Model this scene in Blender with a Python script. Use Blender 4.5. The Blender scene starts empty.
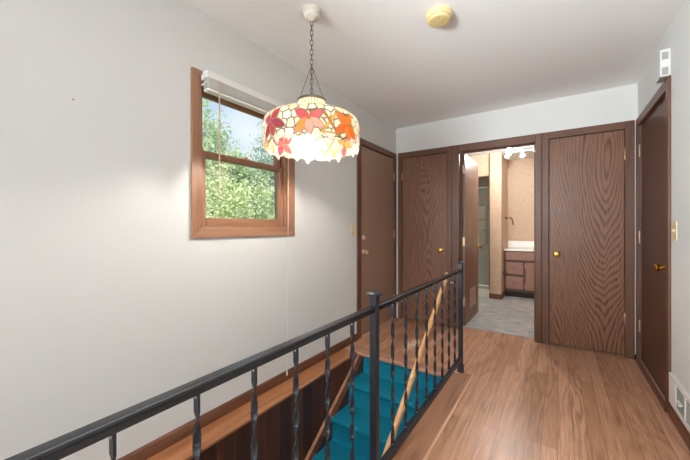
import bpy, bmesh, math, random
import numpy as np
from mathutils import Vector, Matrix, noise as mnoise

scene = bpy.context.scene
COL = scene.collection
PI = math.pi
random.seed(7)

# ------------------------------------------------------------------ materials
def lin(h):
    h = h.lstrip('#')
    out = []
    for i in (0, 2, 4):
        v = int(h[i:i + 2], 16) / 255
        out.append(v / 12.92 if v <= 0.04045 else ((v + 0.055) / 1.055) ** 2.4)
    return (*out, 1.0)

def new_mat(name):
    m = bpy.data.materials.new(name)
    m.use_nodes = True
    nt = m.node_tree
    b = nt.nodes['Principled BSDF']
    return m, nt, b

def plain(name, col, rough=0.5, metal=0.0, noise=0.0, nscale=40, bump=0.0, bscale=200, spec=0.5, stretch=(1, 1, 1)):
    m, nt, b = new_mat(name)
    b.inputs['Roughness'].default_value = rough
    b.inputs['Metallic'].default_value = metal
    b.inputs['Specular IOR Level'].default_value = spec
    c = lin(col)
    tc = nt.nodes.new('ShaderNodeTexCoord')
    if noise > 0:
        mp = nt.nodes.new('ShaderNodeMapping')
        mp.inputs['Scale'].default_value = stretch
        n = nt.nodes.new('ShaderNodeTexNoise')
        n.inputs['Scale'].default_value = nscale
        n.inputs['Detail'].default_value = 4
        mx = nt.nodes.new('ShaderNodeMix'); mx.data_type = 'RGBA'
        mx.inputs['A'].default_value = tuple(min(1, v * (1 - noise)) for v in c[:3]) + (1,)
        mx.inputs['B'].default_value = tuple(min(1, v * (1 + noise)) for v in c[:3]) + (1,)
        nt.links.new(tc.outputs['Object'], mp.inputs['Vector'])
        nt.links.new(mp.outputs['Vector'], n.inputs['Vector'])
        nt.links.new(n.outputs['Fac'], mx.inputs['Factor'])
        nt.links.new(mx.outputs['Result'], b.inputs['Base Color'])
    else:
        b.inputs['Base Color'].default_value = c
    if bump > 0:
        n2 = nt.nodes.new('ShaderNodeTexNoise')
        n2.inputs['Scale'].default_value = bscale
        n2.inputs['Detail'].default_value = 3
        bp = nt.nodes.new('ShaderNodeBump')
        bp.inputs['Strength'].default_value = bump
        bp.inputs['Distance'].default_value = 0.01
        nt.links.new(tc.outputs['Object'], n2.inputs['Vector'])
        nt.links.new(n2.outputs['Fac'], bp.inputs['Height'])
        nt.links.new(bp.outputs['Normal'], b.inputs['Normal'])
    return m

def math_node(nt, op, a, b=None, c=None):
    n = nt.nodes.new('ShaderNodeMath'); n.operation = op
    for i, v in enumerate((a, b, c)):
        if v is None: continue
        if isinstance(v, (int, float)): n.inputs[i].default_value = v
        else: nt.links.new(v, n.inputs[i])
    return n.outputs[0]

def grain_nodes(nt, axis, seed, rings, scale, stretch, fine):
    """cathedral grain: contour lines of a stretched noise field, plus fine pores"""
    tc = nt.nodes.new('ShaderNodeTexCoord')
    def mapped(st):
        mp = nt.nodes.new('ShaderNodeMapping')
        s = [1, 1, 1]; s['xyz'.index(axis)] = st
        mp.inputs['Scale'].default_value = s
        mp.inputs['Location'].default_value = (seed * 3.17, seed * 1.73, seed * 2.31)
        nt.links.new(tc.outputs['Object'], mp.inputs['Vector'])
        return mp.outputs['Vector']
    n = nt.nodes.new('ShaderNodeTexNoise')
    n.inputs['Scale'].default_value = scale
    n.inputs['Detail'].default_value = 1.6
    n.inputs['Roughness'].default_value = 0.35
    nt.links.new(mapped(stretch), n.inputs['Vector'])
    ring = math_node(nt, 'SINE', math_node(nt, 'MULTIPLY', n.outputs['Fac'], rings * 2 * PI))
    ring = math_node(nt, 'MULTIPLY_ADD', ring, 0.5, 0.5)
    ring = math_node(nt, 'POWER', ring, 2.2)
    f = nt.nodes.new('ShaderNodeTexNoise')
    f.inputs['Scale'].default_value = fine
    f.inputs['Detail'].default_value = 5
    f.inputs['Roughness'].default_value = 0.65
    nt.links.new(mapped(0.035), f.inputs['Vector'])
    return tc, ring, f.outputs['Fac'], mapped

def cathedral(nt, tc, seed, xc, A, C, D, zc=1.0):
    """nested arches of flat-sawn veneer: contour lines of a wavy parabolic valley"""
    sep = nt.nodes.new('ShaderNodeSeparateXYZ'); nt.links.new(tc.outputs['Object'], sep.inputs[0])
    mp = nt.nodes.new('ShaderNodeMapping'); mp.inputs['Scale'].default_value = (1, 1, 0.16)
    mp.inputs['Location'].default_value = (seed * 2.3, seed, seed * 1.7)
    nt.links.new(tc.outputs['Object'], mp.inputs['Vector'])
    n = nt.nodes.new('ShaderNodeTexNoise'); n.inputs['Scale'].default_value = 6.5; n.inputs['Detail'].default_value = 1.2
    nt.links.new(mp.outputs['Vector'], n.inputs['Vector'])
    dx = math_node(nt, 'SUBTRACT', sep.outputs['X'], xc)
    px = math_node(nt, 'MULTIPLY', math_node(nt, 'POWER', math_node(nt, 'ADD', math_node(nt, 'ABSOLUTE', dx), 0.01), 1.35), C)
    wz = math_node(nt, 'MULTIPLY', math_node(nt, 'SINE', math_node(nt, 'MULTIPLY_ADD', sep.outputs['Z'], 1.45, seed)), A)
    f = math_node(nt, 'ADD', math_node(nt, 'ADD', px, wz), math_node(nt, 'MULTIPLY', n.outputs['Fac'], D))
    w = math_node(nt, 'MULTIPLY_ADD', math_node(nt, 'SINE', math_node(nt, 'MULTIPLY', f, 2 * PI)), 0.5, 0.5)
    return math_node(nt, 'POWER', w, 1.8)

def wood(name, light, dark, axis='z', rings=10, scale=3.0, stretch=0.16, seed=0, rough=0.4, fine=90,
         ringamt=0.6, fineamt=0.6, spec=0.4, bump=0.08, arch=None):
    m, nt, b = new_mat(name)
    b.inputs['Roughness'].default_value = rough
    b.inputs['Specular IOR Level'].default_value = spec
    tc, ring, f, mapped = grain_nodes(nt, axis, seed, rings, scale, stretch, fine)
    if arch: ring = cathedral(nt, tc, seed, *arch)
    fr = nt.nodes.new('ShaderNodeMapRange')
    fr.inputs['From Min'].default_value = 0.36; fr.inputs['From Max'].default_value = 0.66
    nt.links.new(f, fr.inputs['Value'])
    a = math_node(nt, 'MULTIPLY', ring, math_node(nt, 'MULTIPLY_ADD', fr.outputs[0], 0.6, 0.4))
    fac = math_node(nt, 'ADD', math_node(nt, 'MULTIPLY', a, ringamt), math_node(nt, 'MULTIPLY', fr.outputs[0], fineamt * 0.55))
    mx = nt.nodes.new('ShaderNodeMix'); mx.data_type = 'RGBA'; mx.clamp_factor = True
    mx.inputs['A'].default_value = lin(light); mx.inputs['B'].default_value = lin(dark)
    nt.links.new(fac, mx.inputs['Factor'])
    nt.links.new(mx.outputs['Result'], b.inputs['Base Color'])
    bp = nt.nodes.new('ShaderNodeBump')
    bp.inputs['Strength'].default_value = bump; bp.inputs['Distance'].default_value = 0.004
    bp.invert = True
    nt.links.new(fac, bp.inputs['Height'])
    nt.links.new(bp.outputs['Normal'], b.inputs['Normal'])
    return m

def floor_wood(name, c1, c2, dark, patch=None):
    """narrow strip oak flooring laid along y"""
    m, nt, b = new_mat(name)
    b.inputs['Roughness'].default_value = 0.3
    b.inputs['Specular IOR Level'].default_value = 0.4
    tc = nt.nodes.new('ShaderNodeTexCoord')
    sep = nt.nodes.new('ShaderNodeSeparateXYZ'); nt.links.new(tc.outputs['Object'], sep.inputs[0])
    pid = math_node(nt, 'FLOOR', math_node(nt, 'DIVIDE', sep.outputs['X'], 0.072))
    wn = nt.nodes.new('ShaderNodeTexWhiteNoise'); wn.noise_dimensions = '1D'; nt.links.new(pid, wn.inputs['W'])
    off = nt.nodes.new('ShaderNodeVectorMath'); off.operation = 'MULTIPLY_ADD'
    nt.links.new(wn.outputs['Color'], off.inputs[0]); off.inputs[1].default_value = (0.0, 9.0, 9.0); nt.links.new(tc.outputs['Object'], off.inputs[2])
    def mapped(st):
        mp = nt.nodes.new('ShaderNodeMapping'); mp.inputs['Scale'].default_value = (1, st, 1)
        nt.links.new(off.outputs[0], mp.inputs['Vector']); return mp.outputs['Vector']
    n0 = nt.nodes.new('ShaderNodeTexNoise'); n0.inputs['Scale'].default_value = 8; n0.inputs['Detail'].default_value = 2; n0.inputs['Roughness'].default_value = 0.4
    nt.links.new(mapped(0.11), n0.inputs['Vector'])
    ring = math_node(nt, 'POWER', math_node(nt, 'MULTIPLY_ADD', math_node(nt, 'SINE', math_node(nt, 'MULTIPLY', n0.outputs['Fac'], 2 * PI * 11)), 0.5, 0.5), 2.0)
    fn = nt.nodes.new('ShaderNodeTexNoise'); fn.inputs['Scale'].default_value = 110; fn.inputs['Detail'].default_value = 5; fn.inputs['Roughness'].default_value = 0.65
    nt.links.new(mapped(0.035), fn.inputs['Vector']); f = fn.outputs['Fac']
    cmb = nt.nodes.new('ShaderNodeCombineXYZ')
    nt.links.new(sep.outputs['Y'], cmb.inputs['X']); nt.links.new(sep.outputs['X'], cmb.inputs['Y'])
    br = nt.nodes.new('ShaderNodeTexBrick')
    br.offset = 0.37; br.offset_frequency = 3; br.squash = 1
    br.inputs['Color1'].default_value = lin(c1); br.inputs['Color2'].default_value = lin(c2)
    br.inputs['Mortar'].default_value = lin(dark)
    br.inputs['Scale'].default_value = 1.0
    br.inputs['Mortar Size'].default_value = 0.0011
    br.inputs['Mortar Smooth'].default_value = 0.6
    br.inputs['Brick Width'].default_value = 1.0
    br.inputs['Row Height'].default_value = 0.072
    nt.links.new(cmb.outputs[0], br.inputs['Vector'])
    fr = nt.nodes.new('ShaderNodeMapRange')
    fr.inputs['From Min'].default_value = 0.4; fr.inputs['From Max'].default_value = 0.68
    nt.links.new(f, fr.inputs['Value'])
    big = nt.nodes.new('ShaderNodeTexNoise'); big.inputs['Scale'].default_value = 2.3; big.inputs['Detail'].default_value = 3
    nt.links.new(mapped(0.4), big.inputs['Vector'])
    bigr = nt.nodes.new('ShaderNodeMapRange'); bigr.inputs['From Min'].default_value = 0.35; bigr.inputs['From Max'].default_value = 0.7
    nt.links.new(big.outputs['Fac'], bigr.inputs['Value'])
    fac = math_node(nt, 'ADD', math_node(nt, 'MULTIPLY', math_node(nt, 'MULTIPLY', ring, bigr.outputs[0]), 0.42),
                    math_node(nt, 'MULTIPLY', fr.outputs[0], 0.42))
    mx = nt.nodes.new('ShaderNodeMix'); mx.data_type = 'RGBA'; mx.clamp_factor = True
    nt.links.new(br.outputs['Color'], mx.inputs['A']); mx.inputs['B'].default_value = lin(dark)
    nt.links.new(fac, mx.inputs['Factor'])
    out = mx.outputs['Result']
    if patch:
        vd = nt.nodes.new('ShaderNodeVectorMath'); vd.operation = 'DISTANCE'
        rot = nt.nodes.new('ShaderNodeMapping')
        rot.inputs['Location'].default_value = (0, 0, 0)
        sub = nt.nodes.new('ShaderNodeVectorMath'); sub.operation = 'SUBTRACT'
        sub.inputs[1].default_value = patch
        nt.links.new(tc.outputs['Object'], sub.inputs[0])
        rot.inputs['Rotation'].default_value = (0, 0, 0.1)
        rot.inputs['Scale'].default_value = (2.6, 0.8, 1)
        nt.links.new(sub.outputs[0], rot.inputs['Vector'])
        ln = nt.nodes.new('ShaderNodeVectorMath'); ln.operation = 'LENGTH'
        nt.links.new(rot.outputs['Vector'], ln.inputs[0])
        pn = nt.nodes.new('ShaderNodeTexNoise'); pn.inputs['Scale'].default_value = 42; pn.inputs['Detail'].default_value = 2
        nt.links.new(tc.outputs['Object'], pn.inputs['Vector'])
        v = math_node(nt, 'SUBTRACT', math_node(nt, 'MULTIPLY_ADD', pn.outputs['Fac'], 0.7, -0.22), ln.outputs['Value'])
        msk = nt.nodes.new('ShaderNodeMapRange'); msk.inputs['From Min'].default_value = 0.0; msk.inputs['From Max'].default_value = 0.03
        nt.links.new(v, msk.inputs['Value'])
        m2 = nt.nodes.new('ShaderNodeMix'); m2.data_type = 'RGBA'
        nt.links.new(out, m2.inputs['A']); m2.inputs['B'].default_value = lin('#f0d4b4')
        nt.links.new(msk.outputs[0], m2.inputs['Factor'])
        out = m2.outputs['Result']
    nt.links.new(out, b.inputs['Base Color'])
    bp = nt.nodes.new('ShaderNodeBump'); bp.inputs['Strength'].default_value = 0.12; bp.inputs['Distance'].default_value = 0.003
    bp.invert = True
    nt.links.new(fac, bp.inputs['Height']); nt.links.new(bp.outputs['Normal'], b.inputs['Normal'])
    return m

def tile_mat(name):
    m, nt, b = new_mat(name)
    b.inputs['Roughness'].default_value = 0.55
    tc = nt.nodes.new('ShaderNodeTexCoord')
    br = nt.nodes.new('ShaderNodeTexBrick')
    br.offset = 0.5
    br.inputs['Color1'].default_value = lin('#c2c6c8'); br.inputs['Color2'].default_value = lin('#acb0b2')
    br.inputs['Mortar'].default_value = lin('#c8c8c2')
    br.inputs['Scale'].default_value = 1
    br.inputs['Mortar Size'].default_value = 0.005
    br.inputs['Brick Width'].default_value = 0.61; br.inputs['Row Height'].default_value = 0.305
    m0 = nt.nodes.new('ShaderNodeMapping'); m0.inputs['Rotation'].default_value = (0, 0, PI / 2); m0.inputs['Location'].default_value = (6.04, 0.584 + 0.305 * 10, 0)
    nt.links.new(tc.outputs['Object'], m0.inputs['Vector']); nt.links.new(m0.outputs['Vector'], br.inputs['Vector'])
    mp = nt.nodes.new('ShaderNodeMapping'); mp.inputs['Scale'].default_value = (1, 3, 1)
    nt.links.new(tc.outputs['Object'], mp.inputs['Vector'])
    n = nt.nodes.new('ShaderNodeTexNoise'); n.inputs['Scale'].default_value = 6; n.inputs['Detail'].default_value = 7
    nt.links.new(mp.outputs['Vector'], n.inputs['Vector'])
    mr = nt.nodes.new('ShaderNodeMapRange'); mr.inputs['From Min'].default_value = 0.35; mr.inputs['From Max'].default_value = 0.7
    nt.links.new(n.outputs['Fac'], mr.inputs['Value'])
    mx = nt.nodes.new('ShaderNodeMix'); mx.data_type = 'RGBA'
    nt.links.new(br.outputs['Color'], mx.inputs['A']); mx.inputs['B'].default_value = lin('#7c7c78')
    nt.links.new(math_node(nt, 'MULTIPLY', mr.outputs[0], 0.7), mx.inputs['Factor'])
    nt.links.new(mx.outputs['Result'], b.inputs['Base Color'])
    return m

M = {}
M['wall'] = plain('wall_paint', '#dedfdd', 0.75, bump=0.05, bscale=90, spec=0.2)
M['ceiling'] = plain('ceiling_paint', '#f4f4f3', 0.9, bump=0.06, bscale=60, spec=0.1)
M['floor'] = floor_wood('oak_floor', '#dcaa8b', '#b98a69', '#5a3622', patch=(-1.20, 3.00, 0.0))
M['nosing'] = wood('oak_nosing', '#b58568', '#845a42', 'y', 6, 5, 0.12, 1.2, 0.38)
M['nosing_x'] = wood('oak_nosing_cross', '#c2947a', '#94694f', 'x', 6, 5, 0.12, 1.9, 0.38)
M['ledge'] = wood('oak_ledge', '#b4784f', '#7c4c30', 'y', 7, 5, 0.12, 2.7, 0.32)
M['baseboard'] = wood('baseboard_stain', '#744b38', '#4a2d21', 'y', 5, 6, 0.1, 3.3, 0.4)
M['casing'] = wood('casing_stain', '#704d3b', '#4e3427', 'z', 5, 7, 0.08, 0.5, 0.42, ringamt=0.35)
M['casing_x'] = wood('casing_stain_head', '#704d3b', '#4e3427', 'x', 5, 7, 0.08, 0.9, 0.42, ringamt=0.35)
M['casing_y'] = wood('casing_stain_side', '#704d3b', '#4e3427', 'y', 5, 7, 0.08, 0.9, 0.42, ringamt=0.35)
M['door_flat'] = wood('door_brown_satin', '#a48674', '#8b6d5c', 'z', 4, 5, 0.06, 5.1, 0.5, fine=120, ringamt=0.15, fineamt=0.5)
M['closet_a'] = wood('oak_ply_left', '#8f6750', '#44291c', 'z', 46, 2.3, 0.12, 6.4, 0.38, fine=130, ringamt=0.74, fineamt=0.6, arch=(0.33, 11, 62, 8))
M['closet_b'] = wood('oak_ply_right', '#8f644a', '#3f261a', 'z', 50, 2.1, 0.10, 8.35, 0.38, fine=130, ringamt=0.78, fineamt=0.6, arch=(0.43, 9, 52, 7))
M['bath_door'] = wood('oak_ply_bath', '#83604d', '#573a2c', 'z', 11, 2.6, 0.16, 9.6, 0.4, ringamt=0.5)
M['door_dark'] = wood('door_dark_stain', '#5c3b2c', '#402719', 'z', 5, 4, 0.06, 11.2, 0.4, fine=110, ringamt=0.2, fineamt=0.6)
M['window_wood'] = wood('window_oak', '#a57a60', '#80583f', 'z', 5, 6, 0.08, 12.2, 0.4, ringamt=0.35)
M['window_wood_y'] = wood('window_oak_rail', '#a57a60', '#80583f', 'y', 5, 6, 0.08, 13.2, 0.4, ringamt=0.35)
M['handrail'] = wood('handrail_pine', '#dba873', '#b9844f', 'y', 5, 9, 0.1, 14.0, 0.3, ringamt=0.4)
M['stringer_cap'] = wood('stringer_cap_oak', '#c28f70', '#9a6a4c', 'y', 5, 9, 0.1, 15.0, 0.35)
M['iron'] = plain('painted_iron', '#2a2d34', 0.4, 0.3, spec=0.5, bump=0.03, bscale=300)
M['iron_top'] = plain('rail_cap_sheen', '#45474a', 0.26, 0.7, noise=0.25, nscale=30, stretch=(1, 0.15, 1))  # paler than the posts: the bright wall's reflection put into the colour
M['screw'] = plain('screw_steel', '#c8c8c8', 0.3, 1.0)
M['brass'] = plain('brass', '#c9a04e', 0.22, 1.0)
M['hinge'] = plain('hinge_brass', '#c9ab8e', 0.35, 0.9)
M['nickel'] = plain('aged_brass_knob', '#d6b8a4', 0.35, 0.45)
M['chrome'] = plain('chrome', '#d5d5d5', 0.15, 1.0)
M['carpet'] = plain('turquoise_carpet', '#1b829c', 1.0, noise=0.5, nscale=110, bump=0.7, bscale=500, spec=0.05)
M['white'] = plain('white_plastic', '#ecece9', 0.4)
M['chime'] = plain('chime_plastic', '#dadad7', 0.5)
M['slat'] = plain('white_slat', '#ecebe7', 0.45)
M['wand'] = plain('wand_plastic', '#c9a68c', 0.3)
M['cord'] = plain('white_cord', '#e6e4de', 0.8)
M['ivory'] = plain('ivory_plate', '#e0cf9f', 0.4)
M['smoke'] = plain('yellowed_plastic', '#e0c890', 0.5)
M['dark'] = plain('dark_gap', '#1d1a18', 0.8)
M['grey'] = plain('vent_grey', '#a5a5a2', 0.6)
M['vent_dark'] = plain('register_damper', '#8d8f8d', 0.5, 0.2)
M['canopy'] = plain('canopy_ivory', '#d9d4c8', 0.45)
M['bronze'] = plain('lamp_bronze', '#6a6258', 0.4, 0.8)
M['bathwall'] = plain('birch_panel', '#c8ae93', 0.5, noise=0.2, nscale=26, stretch=(1, 1, 0.6))
M['bathceil'] = plain('bath_ceiling', '#e2e4e4', 0.8)
M['shower'] = plain('shower_fibreglass', '#c6c9c1', 0.3)
M['showerw'] = plain('shower_base_white', '#dfded6', 0.3)
M['vanity'] = wood('vanity_brown', '#9c7262', '#7c574a', 'z', 4, 6, 0.1, 17, 0.4, ringamt=0.2, fineamt=0.4)
M['vanity_dark'] = plain('vanity_shadow_gap', '#33221b', 0.6)
M['counter'] = plain('cultured_marble', '#f1efea', 0.25, noise=0.03, nscale=8)
M['tile'] = tile_mat('slate_tile')
M['grille'] = plain('door_vent_painted', '#b69884', 0.5)
M['hook'] = plain('oil_bronze', '#3f332c', 0.35, 0.8)
M['concrete'] = plain('lower_level', '#77726a', 0.9)

# dark vertical boards in the stairwell
def board_mat():
    m, nt, b = new_mat('stairwell_boards')
    b.inputs['Roughness'].default_value = 0.4
    tc, ring, f, mapped = grain_nodes(nt, 'z', 21, 6, 5, 0.1, 70)
    sep = nt.nodes.new('ShaderNodeSeparateXYZ'); nt.links.new(tc.outputs['Object'], sep.inputs[0])
    cmb = nt.nodes.new('ShaderNodeCombineXYZ')
    nt.links.new(sep.outputs['Z'], cmb.inputs['X']); nt.links.new(sep.outputs['Y'], cmb.inputs['Y'])
    br = nt.nodes.new('ShaderNodeTexBrick'); br.offset = 0.0
    br.inputs['Color1'].default_value = lin('#3d2219'); br.inputs['Color2'].default_value = lin('#6a3d29')
    br.inputs['Mortar'].default_value = lin('#8a6a58')
    br.inputs['Scale'].default_value = 1
    br.inputs['Mortar Size'].default_value = 0.0016
    br.inputs['Brick Width'].default_value = 6.0; br.inputs['Row Height'].default_value = 0.118
    nt.links.new(cmb.outputs[0], br.inputs['Vector'])
    mx = nt.nodes.new('ShaderNodeMix'); mx.data_type = 'RGBA'
    nt.links.new(br.outputs['Color'], mx.inputs['A']); mx.inputs['B'].default_value = lin('#2a150f')
    nt.links.new(math_node(nt, 'MULTIPLY', math_node(nt, 'MULTIPLY', ring, f), 0.8), mx.inputs['Factor'])
    nt.links.new(mx.outputs['Result'], b.inputs['Base Color'])
    return m
M['boards'] = board_mat()

def glass_pane():
    m = bpy.data.materials.new('window_glass'); m.use_nodes = True
    nt = m.node_tree; nt.nodes.clear()
    o = nt.nodes.new('ShaderNodeOutputMaterial')
    t = nt.nodes.new('ShaderNodeBsdfTransparent'); t.inputs[0].default_value = (0.95, 0.97, 0.96, 1)
    g = nt.nodes.new('ShaderNodeBsdfGlossy'); g.inputs['Roughness'].default_value = 0.02
    mx = nt.nodes.new('ShaderNodeMixShader'); mx.inputs[0].default_value = 0.05
    nt.links.new(t.outputs[0], mx.inputs[1]); nt.links.new(g.outputs[0], mx.inputs[2])
    nt.links.new(mx.outputs[0], o.inputs['Surface'])
    return m
M['glass'] = glass_pane()

def art_glass():
    m = bpy.data.materials.new('stained_glass'); m.use_nodes = True
    nt = m.node_tree; nt.nodes.clear()
    o = nt.nodes.new('ShaderNodeOutputMaterial')
    at = nt.nodes.new('ShaderNodeAttribute'); at.attribute_name = 'tint'
    n = nt.nodes.new('ShaderNodeTexNoise'); n.inputs['Scale'].default_value = 45; n.inputs['Detail'].default_value = 3
    tc = nt.nodes.new('ShaderNodeTexCoord'); nt.links.new(tc.outputs['Object'], n.inputs['Vector'])
    mr = nt.nodes.new('ShaderNodeMapRange'); mr.inputs['To Min'].default_value = 0.30; mr.inputs['To Max'].default_value = 0.42
    nt.links.new(n.outputs['Fac'], mr.inputs['Value'])
    mul = nt.nodes.new('ShaderNodeMix'); mul.data_type = 'RGBA'; mul.blend_type = 'MULTIPLY'; mul.inputs['Factor'].default_value = 1
    nt.links.new(at.outputs['Color'], mul.inputs['A']); nt.links.new(mr.outputs[0], mul.inputs['B'])
    c = mul.outputs['Result']
    tr = nt.nodes.new('ShaderNodeBsdfTranslucent'); nt.links.new(c, tr.inputs['Color'])
    df = nt.nodes.new('ShaderNodeBsdfDiffuse'); nt.links.new(c, df.inputs['Color'])
    mx = nt.nodes.new('ShaderNodeMixShader'); mx.inputs[0].default_value = 0.68
    nt.links.new(tr.outputs[0], mx.inputs[1]); nt.links.new(df.outputs[0], mx.inputs[2])
    gl = nt.nodes.new('ShaderNodeBsdfGlossy'); gl.inputs['Roughness'].default_value = 0.2
    m2 = nt.nodes.new('ShaderNodeMixShader'); m2.inputs[0].default_value = 0.04
    nt.links.new(mx.outputs[0], m2.inputs[1]); nt.links.new(gl.outputs[0], m2.inputs[2])
    nt.links.new(m2.outputs[0], o.inputs['Surface'])
    return m
M['art_glass'] = art_glass()
M['lead'] = plain('lead_came', '#5a4a38', 0.5, 0.3)

def bulb_mat(name, col, strength):
    m, nt, b = new_mat(name)
    b.inputs['Base Color'].default_value = (1, 1, 1, 1)
    b.inputs['Emission Color'].default_value = col
    b.inputs['Emission Strength'].default_value = strength
    return m
LAMP_E = 470.0
M['bulb'] = bulb_mat('lit_bulb', (1.0, 0.94, 0.85, 1), LAMP_E)
M['bath_bulb'] = bulb_mat('lit_bath_bulb', (1.0, 0.97, 0.94, 1), 780.0)
M['frost'] = plain('frosted_globe', '#c3c7c8', 0.25)

def leaf_mat(name, a, b_):
    m = bpy.data.materials.new(name); m.use_nodes = True
    nt = m.node_tree; nt.nodes.clear()
    o = nt.nodes.new('ShaderNodeOutputMaterial')
    tc = nt.nodes.new('ShaderNodeTexCoord')
    n = nt.nodes.new('ShaderNodeTexNoise'); n.inputs['Scale'].default_value = 5; n.inputs['Detail'].default_value = 5
    nt.links.new(tc.outputs['Object'], n.inputs['Vector'])
    mr = nt.nodes.new('ShaderNodeMapRange'); mr.inputs['From Min'].default_value = 0.35; mr.inputs['From Max'].default_value = 0.65
    nt.links.new(n.outputs['Fac'], mr.inputs['Value'])
    mx = nt.nodes.new('ShaderNodeMix'); mx.data_type = 'RGBA'
    mx.inputs['A'].default_value = lin(a); mx.inputs['B'].default_value = lin(b_)
    nt.links.new(mr.outputs[0], mx.inputs['Factor'])
    d = nt.nodes.new('ShaderNodeBsdfDiffuse'); t = nt.nodes.new('ShaderNodeBsdfTranslucent')
    nt.links.new(mx.outputs['Result'], d.inputs['Color']); nt.links.new(mx.outputs['Result'], t.inputs['Color'])
    ms = nt.nodes.new('ShaderNodeMixShader'); ms.inputs[0].default_value = 0.25
    nt.links.new(d.outputs[0], ms.inputs[1]); nt.links.new(t.outputs[0], ms.inputs[2])
    nt.links.new(ms.outputs[0], o.inputs['Surface'])
    return m
M['leaf_pale'] = leaf_mat('leaves_pale', '#b4c688', '#eaecc8')
M['leaf_mid'] = leaf_mat('leaves_mid', '#93b080', '#d6e0b8')
M['leaf_deep'] = leaf_mat('leaves_deep', '#749680', '#b4c8aa')
M['bark'] = plain('bark', '#6b6259', 0.9, noise=0.3)
M['lawn'] = plain('lawn', '#8fa070', 0.95, noise=0.3, nscale=8)
M['siding'] = plain('outer_wall', '#c9c4ba', 0.8)

# ------------------------------------------------------------------ helpers
def tag(o, label=None, cat=None, group=None, kind=None):
    if label: o['label'] = label
    if cat: o['category'] = cat
    if group: o['group'] = group
    if kind: o['kind'] = kind
    return o

def box(bm, x0, x1, y0, y1, z0, z1):
    vs = [bm.verts.new((x, y, z)) for x in (x0, x1) for y in (y0, y1) for z in (z0, z1)]
    for f in ((0, 1, 3, 2), (4, 6, 7, 5), (0, 4, 5, 1), (2, 3, 7, 6), (0, 2, 6, 4), (1, 5, 7, 3)):
        bm.faces.new([vs[i] for i in f])
    return vs

def boxes(*bs):
    bm = bmesh.new()
    for b in bs: box(bm, *b)
    return bm

def prism(bm, pts, axis, a0, a1):
    """pts: 2-D outline in the two remaining axes (in xyz order), extruded along axis"""
    def mk(p, a):
        if axis == 'x': return (a, p[0], p[1])
        if axis == 'y': return (p[0], a, p[1])
        return (p[0], p[1], a)
    A = [bm.verts.new(mk(p, a0)) for p in pts]; B = [bm.verts.new(mk(p, a1)) for p in pts]
    n = len(pts)
    bm.faces.new(A); bm.faces.new(B[::-1])
    for i in range(n):
        bm.faces.new((A[i], B[i], B[(i + 1) % n], A[(i + 1) % n]))

def lathe(bm, prof, seg=32, axis='z', c=(0, 0, 0), ang0=0):
    """prof: list of (r, h); revolve around axis through c"""
    rings = []
    for r, h in prof:
        ring = []
        if r < 1e-6:
            p = [0, 0, 0]; p['xyz'.index(axis)] = h
            ring = [bm.verts.new(Vector(p) + Vector(c))]
        else:
            for k in range(seg):
                a = ang0 + 2 * PI * k / seg
                u, v = r * math.cos(a), r * math.sin(a)
                p = {'z': (u, v, h), 'x': (h, u, v), 'y': (v, h, u)}[axis]
                ring.append(bm.verts.new(Vector(p) + Vector(c)))
        rings.append(ring)
    for A, B in zip(rings, rings[1:]):
        if len(A) == 1 and len(B) == 1: continue
        for k in range(seg):
            k2 = (k + 1) % seg
            if len(A) == 1: bm.faces.new((A[0], B[k], B[k2]))
            elif len(B) == 1: bm.faces.new((A[k], B[0], A[k2]))
            else: bm.faces.new((A[k], B[k], B[k2], A[k2]))
    if len(rings[0]) > 1: bm.faces.new(rings[0][::-1])
    if len(rings[-1]) > 1: bm.faces.new(rings[-1])

def tube(bm, pts, r, seg=8, closed=False, r1=None):
    pts = [Vector(p) for p in pts]
    n = len(pts); rings = []
    up = None
    for i, p in enumerate(pts):
        if closed: t = pts[(i + 1) % n] - pts[i - 1]
        else: t = pts[min(i + 1, n - 1)] - pts[max(i - 1, 0)]
        t.normalize()
        if up is None:
            up = Vector((0, 0, 1)) if abs(t.z) < 0.9 else Vector((1, 0, 0))
        x = t.cross(up).normalized(); y = x.cross(t).normalized(); up = y
        rr = r if r1 is None else r + (r1 - r) * i / max(1, n - 1)
        rings.append([bm.verts.new(p + x * rr * math.cos(2 * PI * k / seg) + y * rr * math.sin(2 * PI * k / seg)) for k in range(seg)])
    m = n if closed else n - 1
    for i in range(m):
        A, B = rings[i], rings[(i + 1) % n]
        for k in range(seg):
            bm.faces.new((A[k], A[(k + 1) % seg], B[(k + 1) % seg], B[k]))
    if not closed:
        bm.faces.new(rings[0][::-1]); bm.faces.new(rings[-1])

def obj(name, bm, mat, parent=None, loc=(0, 0, 0), bevel=0, smooth=False, segs=2, rotz=0):
    bmesh.ops.recalc_face_normals(bm, faces=bm.faces)
    me = bpy.data.meshes.new(name); bm.to_mesh(me); bm.free()
    for m_ in (mat if isinstance(mat, (list, tuple)) else [mat]):
        me.materials.append(m_)
    o = bpy.data.objects.new(name, me); COL.objects.link(o)
    o.location = loc; o.rotation_euler = (0, 0, rotz)
    if parent: o.parent = parent
    if smooth:
        for p in me.polygons: p.use_smooth = True
        try: me.set_sharp_from_angle(angle=math.radians(40))
        except Exception: pass
    if bevel:
        md = o.modifiers.new('bevel', 'BEVEL'); md.width = bevel; md.segments = segs; md.limit_method = 'ANGLE'
    return o

def empty(name, loc, label, cat, group=None, kind=None, rotz=0):
    o = bpy.data.objects.new(name, None); COL.objects.link(o)
    o.empty_display_size = 0.1
    o.location = loc; o.rotation_euler = (0, 0, rotz)
    return tag(o, label, cat, group, kind)

def struct(name, bm, mat, label, cat, bevel=0, parent=None):
    o = obj(name, bm, mat, parent, bevel=bevel)
    return tag(o, label, cat, None, 'structure') if parent is None else o

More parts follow.
